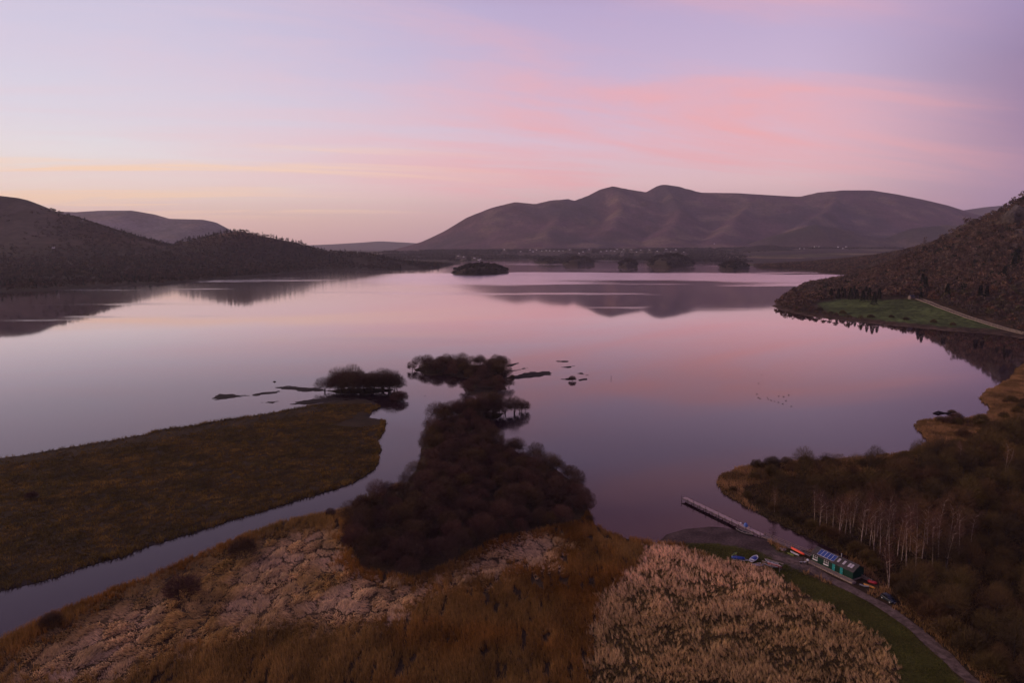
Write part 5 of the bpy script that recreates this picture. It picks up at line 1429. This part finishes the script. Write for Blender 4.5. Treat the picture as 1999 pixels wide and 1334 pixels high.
# ---- craft at the far end of the hut
o = gz(1697, 1147); boat('kayak', 'orange-yellow kayak on the ground beyond the hut', 'kayak', (o.x, o.y, o.z), hrz + .12, 3.2, .62, .36, M['yellow'], M['hull_dark'], 1)
o = gz(1703, 1140); boat('dinghy', 'small red dinghy turned over beside the orange-yellow kayak', 'dinghy', (o.x, o.y, o.z), hrz + .35, 2.5, 1.3, .6, M['crimson'], M['crimson'], flip=True)
o = gz(1687, 1147); boat('kayak', 'short black kayak on the ground between the ramp end and the yellow kayak', 'kayak', (o.x, o.y, o.z), hrz + .5, 2.4, .6, .32, M['hull_dark'], M['alu'], 1)
fa, fb = gz(1681, 1129), gz(1702, 1140); fv = fb - fa
fn = thing('panel_fence', 'short grey timber fence at the end of the green hut', 'fence', (fa.x, fa.y, fa.z), math.atan2(fv.y, fv.x)); FLn = fv.length
for k in range(4):
    s = MB(); s.box((k * FLn / 3, 0, .5), (.12, .12, 1.4)); s.build('post', M['timber'], fn)
for k in range(4):
    s = MB(); s.box((FLn / 2, -.08, .2 + k * .28), (FLn, .03, .24)); s.build('board', M['timber'], fn)
# boulders by the boardwalk
for px, py in ((1525, 1073), (1528, 1076), (1531, 1074)):
    o = gz(px, py); b_ = MB(); rg = random.Random(px); b_.loft([[Vector((math.cos(a) * r * rg.uniform(.8, 1.2), math.sin(a) * r * rg.uniform(.8, 1.2), z)) for a in [k * math.pi / 3.5 for k in range(7)]] for z, r in ((-.2, .5), (.2, .6), (.5, .4), (.62, .12))])
    tag(b_.build('boulder', M['stone'], loc=o), 'pale boulder at the foot of the boardwalk', 'boulder', 'boulders by the boardwalk')

# ---- parked car
c0, c1 = gz(1718, 1166), gz(1746, 1184); cv_ = c1 - c0
cx_ = (c0 + c1) / 2; car_rz = math.atan2(cv_.y, cv_.x)
car = thing('parked_car', 'dark navy hatchback parked beside the gravel track', 'car', (cx_.x + .4, cx_.y + .2, zed(near_h, cx_.x, cx_.y) + .03), car_rz)
def ring(x, w, z0, z1, zt_=None, wt=None):
    zt_ = zt_ or z1; wt = wt or w
    return [Vector(p) for p in ((x, -w * .92, z0), (x, -w, z0 + .25), (x, -w * .98, z1 - .08), (x, -wt * .9, z1), (x, 0, z1 + .02), (x, wt * .9, z1), (x, w * .98, z1 - .08), (x, w, z0 + .25), (x, w * .92, z0))]
b_ = MB(); b_.loft([ring(-2.1, .74, .38, .86), ring(-1.98, .82, .27, .96), ring(-1.3, .87, .22, .99), ring(0, .88, .20, .97), ring(.9, .87, .22, .95), ring(1.6, .84, .24, .86), ring(2.02, .78, .27, .74), ring(2.14, .66, .36, .62)])
b_.build('body', M['car'], car, smooth=True)
def cab(x, w, z0, z1): return [Vector(p) for p in ((x, -w, z0), (x, -w * .84, z1), (x, 0, z1 + .03), (x, w * .84, z1), (x, w, z0))]
b_ = MB(); b_.loft([[Vector((p.x, p.y, p.z)) for p in cab(-2.0, .76, .92, .98)], cab(-1.55, .80, .93, 1.40), cab(-.7, .82, .94, 1.50), cab(.1, .82, .94, 1.47), cab(1.05, .78, .93, .99)]); b_.build('cabin_glass', M['glass'], car)
b_ = MB(); b_.loft([[Vector((x, y * w, z + (0 if abs(y) < .9 else -.05))) for y in (-1, -.5, 0, .5, 1)] for x, w, z in ((-1.7, .66, 1.36), (-1.2, .70, 1.48), (-.5, .71, 1.535), (.12, .69, 1.50))], closed=False, cap=False); b_.build('roof', M['car'], car)
for sy in (-1, 1):
    b_ = MB()
    for x0, x1_, za_, zb_ in ((-.25, -.18, .95, 1.5), (1.0, .15, .97, 1.49), (-1.9, -1.55, .95, 1.42)): b_.bar((x0, sy * .81, za_), (x1_, sy * .69, zb_), .06, .07)
    b_.build('pillar', M['car'], car)
    for x in (-1.28, 1.32):
        b_ = MB(); b_.tube((x, sy * .70, .31), (x, sy * .89, .31), .31, .31, 16); wh = b_.build('wheel', M['tyre'], car)
        b_ = MB(); b_.tube((x, sy * .89, .31), (x, sy * .905, .31), .19, .17, 12); b_.build('rim', M['alu'], wh)
    b_ = MB(); b_.loft([[Vector((x, sy * y, z)) for x, y, z in ((xx, .45, .60), (xx - .12, .74, .62), (xx - .16, .75, .76), (xx - .08, .46, .72))] for xx in (2.08, 2.14)]); b_.build('headlight', M['lamp'], car)
    b_ = MB(); b_.box((-2.02, sy * .66, .82), (.14, .2, .22)); b_.build('tail_light', M['crimson'], car)
    b_ = MB(); b_.box((.75, sy * .98, 1.0), (.14, .2, .13)); b_.build('mirror', M['car'], car)
    b_ = MB(); b_.box((.25, sy * .892, .86), (.16, .02, .03)); b_.build('door_handle', M['alu'], car)
b_ = MB(); b_.box((2.13, 0, .46), (.05, .52, .12)); b_.build('number_plate', M['white'], car)

# ---- lakeside details
for px, py in ((1193, 740), (1013, 1200)):
    if py > 900: continue
    x, y = G(px, py); t = thing('marker_post', 'thin dark marker post standing alone in the lake', 'post', (x, y, 0)); b_ = MB(); b_.tube((0, 0, -1.2), (0, 0, 2.2), .13, .1, 7); b_.build('shaft', M['timber_dark'], t); b_ = MB(); b_.box((0, 0, 2.25), (.34, .34, .12)); b_.build('cap', M['timber_dark'], t)
x, y = G(536, 746); b_ = MB(); b_.loft([[Vector((math.cos(a) * r, math.sin(a) * r * .6, z)) for a in [k * math.pi / 4 for k in range(8)]] for z, r in ((-.4, 1.3), (.1, 1.1), (.5, .6), (.7, .15))]); tag(b_.build('boulder', M['mud'], loc=(x, y, 0)), 'dark boulder breaking the water off the mud bank', 'boulder')
# fallen tree off the small rushy point
a_, b2 = G(1826, 806, .5), G(1866, 807, .5)
t = thing('fallen_tree', 'dark fallen tree lying half in the water off the rushy point', 'tree', (a_[0], a_[1], 0)); L_ = b2[0] - a_[0]
b_ = MB(); pv = Vector((-1, 0, -.2))
for k in range(1, 7):
    u = k / 6; q = Vector((L_ * u, .6 * math.sin(u * 5), .55 + .5 * math.cos(u * 6.0))); b_.tube(pv, q, .75 - .3 * u, .7 - .3 * u, 7); pv = q
b_.build('trunk', M['timber_dark'], t)
cr = link('crown', PROTO['bush'][2][0].copy(), None, t); cr.data.materials.clear(); cr.data.materials.append(M['willow_twig']); cr.location = (L_ - 1.5, 0, -.4); cr.scale = (1.0, .8, .75)

# ducks resting on the lake
dk = MB(); dk.loft([[Vector((x, math.cos(a) * r, .05 + z + math.sin(a) * r * .7)) for a in [k * math.pi / 3 for k in range(6)]] for x, r, z in ((-.34, .03, .12), (-.2, .13, .04), (.05, .17, .02), (.22, .1, .05), (.3, .05, .14))])
dk_me = dk.mesh('body', True); hd = MB(); hd.tube((.24, 0, .12), (.30, 0, .34), .05, .05, 6); hd.loft([[Vector((x, math.cos(a) * r, .36 + math.sin(a) * r)) for a in [k * math.pi / 3 for k in range(6)]] for x, r in ((.2, .02), (.27, .08), (.36, .07), (.48, .02))]); hd_me = hd.mesh('head', True)
dk_me.materials.append(M['bird']); hd_me.materials.append(M['bird'])
for px, py in ((1480, 777), (1484, 779), (1500, 780), (1505, 782), (1512, 784), (1520, 774), (1530, 775), (1540, 772), (1534, 783), (1520, 786), (1528, 789), (1545, 794), (1487, 732), (1481, 749), (1478, 770), (1498, 777)):
    x, y = G(px, py); t = thing('duck', 'small dark duck floating with the flock on the open lake', 'duck', (x, y, 0), rr.uniform(0, 6.28), 'ducks on the lake'); t.scale = (1.3, 1.3, 1.3)
    link('body', dk_me, None, t); link('head', hd_me, None, t)
for px, py in ((830, 773), (902, 748), (906, 746), (997, 824)):
    x, y = G(px, py); t = thing('duck', 'small dark duck floating by the willow islets', 'duck', (x, y, 0), rr.uniform(0, 6.28), 'ducks by the islets'); t.scale = (1.4, 1.4, 1.4)
    link('body', dk_me, None, t); link('head', hd_me, None, t)

# ---- field walls, lane and cottage on the eastern shore
lane = np.array([drop(a, b, east_h)[:2] for a, b in ((1790, 584), (1806, 590), (1835, 601), (1868, 613), (1905, 626), (1940, 637), (1965, 644), (2010, 655))])
ln_ = link('lane', ribbon('lane', lane, 2.2, lambda x, y: east_h(x, y), .3, 6.0, 3, .1, 3), M['gravel']); tag(ln_, 'pale lane climbing along the edge of the green field', 'lane', kind='structure')
def drywall(P, label, hh=1.4):
    c = resample(P, 6.0); t = thing('field_wall', label, 'wall', (c[0][0], c[0][1], zed(east_h, *c[0])))
    b_ = MB()
    for i in range(len(c) - 1):
        p0 = Vector((c[i][0] - c[0][0], c[i][1] - c[0][1], zed(east_h, *c[i]) - t.location.z + hh * .35)); p1 = Vector((c[i + 1][0] - c[0][0], c[i + 1][1] - c[0][1], zed(east_h, *c[i + 1]) - t.location.z + hh * .35))
        b_.bar(p0, p1, .6, hh)
    b_.build('courses', M['rubble'], t)
    b_ = MB()
    for i in range(len(c) - 1):
        p0 = Vector((c[i][0] - c[0][0], c[i][1] - c[0][1], zed(east_h, *c[i]) - t.location.z + hh * .9)); p1 = Vector((c[i + 1][0] - c[0][0], c[i + 1][1] - c[0][1], zed(east_h, *c[i + 1]) - t.location.z + hh * .9))
        b_.bar(p0, p1, .7, .18)
    b_.build('coping', M['rubble'], t)
nrm = lane[-1] - lane[0]; nrm = np.array([-nrm[1], nrm[0]]) / np.hypot(*nrm)
drywall(lane + nrm * 3.2, 'grey stone wall on the uphill side of the lane'); drywall(lane - nrm * 2.8, 'pale stone wall between the lane and the green field')

def house(loc, rz, L, W, Hh, label, group=None, chim=True, wm='house'):
    t = thing('house', label, 'house', loc, rz, group)
    b_ = MB(); b_.add([(-L / 2, -W / 2, -2), (L / 2, -W / 2, -2), (L / 2, W / 2, -2), (-L / 2, W / 2, -2), (-L / 2, -W / 2, Hh), (L / 2, -W / 2, Hh), (L / 2, W / 2, Hh), (-L / 2, W / 2, Hh), (-L / 2, 0, Hh + W * .42), (L / 2, 0, Hh + W * .42)],
                       [(0, 1, 5, 4), (2, 3, 7, 6), (1, 2, 6, 9, 5), (3, 0, 4, 8, 7), (4, 5, 9, 8), (6, 7, 8, 9)]); b_.build('wall', M[wm], t)
    r_ = MB()
    for sy in (-1, 1):
        a, b1, c_, d_ = (Vector(p) for p in ((-L / 2 - .4, sy * (W / 2 + .4), Hh - .15), (L / 2 + .4, sy * (W / 2 + .4), Hh - .15), (L / 2 + .4, 0, Hh + W * .42 + .15), (-L / 2 - .4, 0, Hh + W * .42 + .15)))
        up = Vector((0, 0, .25)); r_.add([a, b1, c_, d_, a + up, b1 + up, c_ + up, d_ + up], [(3, 2, 1, 0), (4, 5, 6, 7), (0, 1, 5, 4), (1, 2, 6, 5), (2, 3, 7, 6), (3, 0, 4, 7)])
    ro = r_.build('roof', M['slate'], t)
    if chim:
        b_ = MB(); b_.box((L / 2 - .6, 0, Hh + W * .5), (.9, .9, 1.6)); b_.build('chimney', M[wm], ro)
    return t
p = drop(1779, 584, east_h); house(p, .3, 8, 5, 3.0, 'small grey stone barn at the top of the lakeside field', wm='rubble')
for i, (px, py) in enumerate(hs):
    p = HSP[i]; big = rr.uniform(.6, 1.25)
    house(p, rr.uniform(-.9, .9), 10 * big, 7, 4.2 * rr.uniform(.8, 1.3), 'tiny white house in the far village below the mountain', 'white village houses')
for i, (px, py) in enumerate(((1562, 486), (1570, 486), (1630, 484), (1636, 484), (1652, 483), (1646, 486))):
    p = drop(px, py, lambda x, y: np.maximum(plain_h(x, y), sp_h(x, y)), 3500); house(p, rr.uniform(-.5, .5), 13, 9, 6, 'small white house near the white hotel below the wooded spur', 'white houses near the hotel')
for k, (px, py, L) in enumerate(((1582, 485, 26), (1592, 484, 24), (1600, 485, 16))):
    p = drop(px, py, lambda x, y: np.maximum(plain_h(x, y), sp_h(x, y)), 3500); house(p, .1 * k, L, 14, 9, ('long white wing of the far hotel', 'tallest white block of the far hotel', 'short white end block of the far hotel')[k], None)
p = drop(104, 486, west_h, 800); house(p, .2, 9, 6, 4, 'single tiny white cottage on the western fell side')

# ---- evening haze over the lake
hb = MB(); hb.box((0, 9000, 540), (30000, 19400, 1130)); hz_o = hb.build('haze', None)
hm = bpy.data.materials.new('evening_haze'); hm.use_nodes = True; hm.node_tree.nodes.clear()
ho = hm.node_tree.nodes.new('ShaderNodeOutputMaterial'); pv_ = hm.node_tree.nodes.new('ShaderNodeVolumePrincipled')
pv_.inputs['Color'].default_value = (0.94, 0.88, 1.0, 1); pv_.inputs['Density'].default_value = 2.7e-5; pv_.inputs['Anisotropy'].default_value = 0.2
hm.node_tree.links.new(pv_.outputs[0], ho.inputs['Volume']); hz_o.data.materials.append(hm)
tag(hz_o, 'thin lilac evening haze over the whole lake', 'haze', kind='stuff')
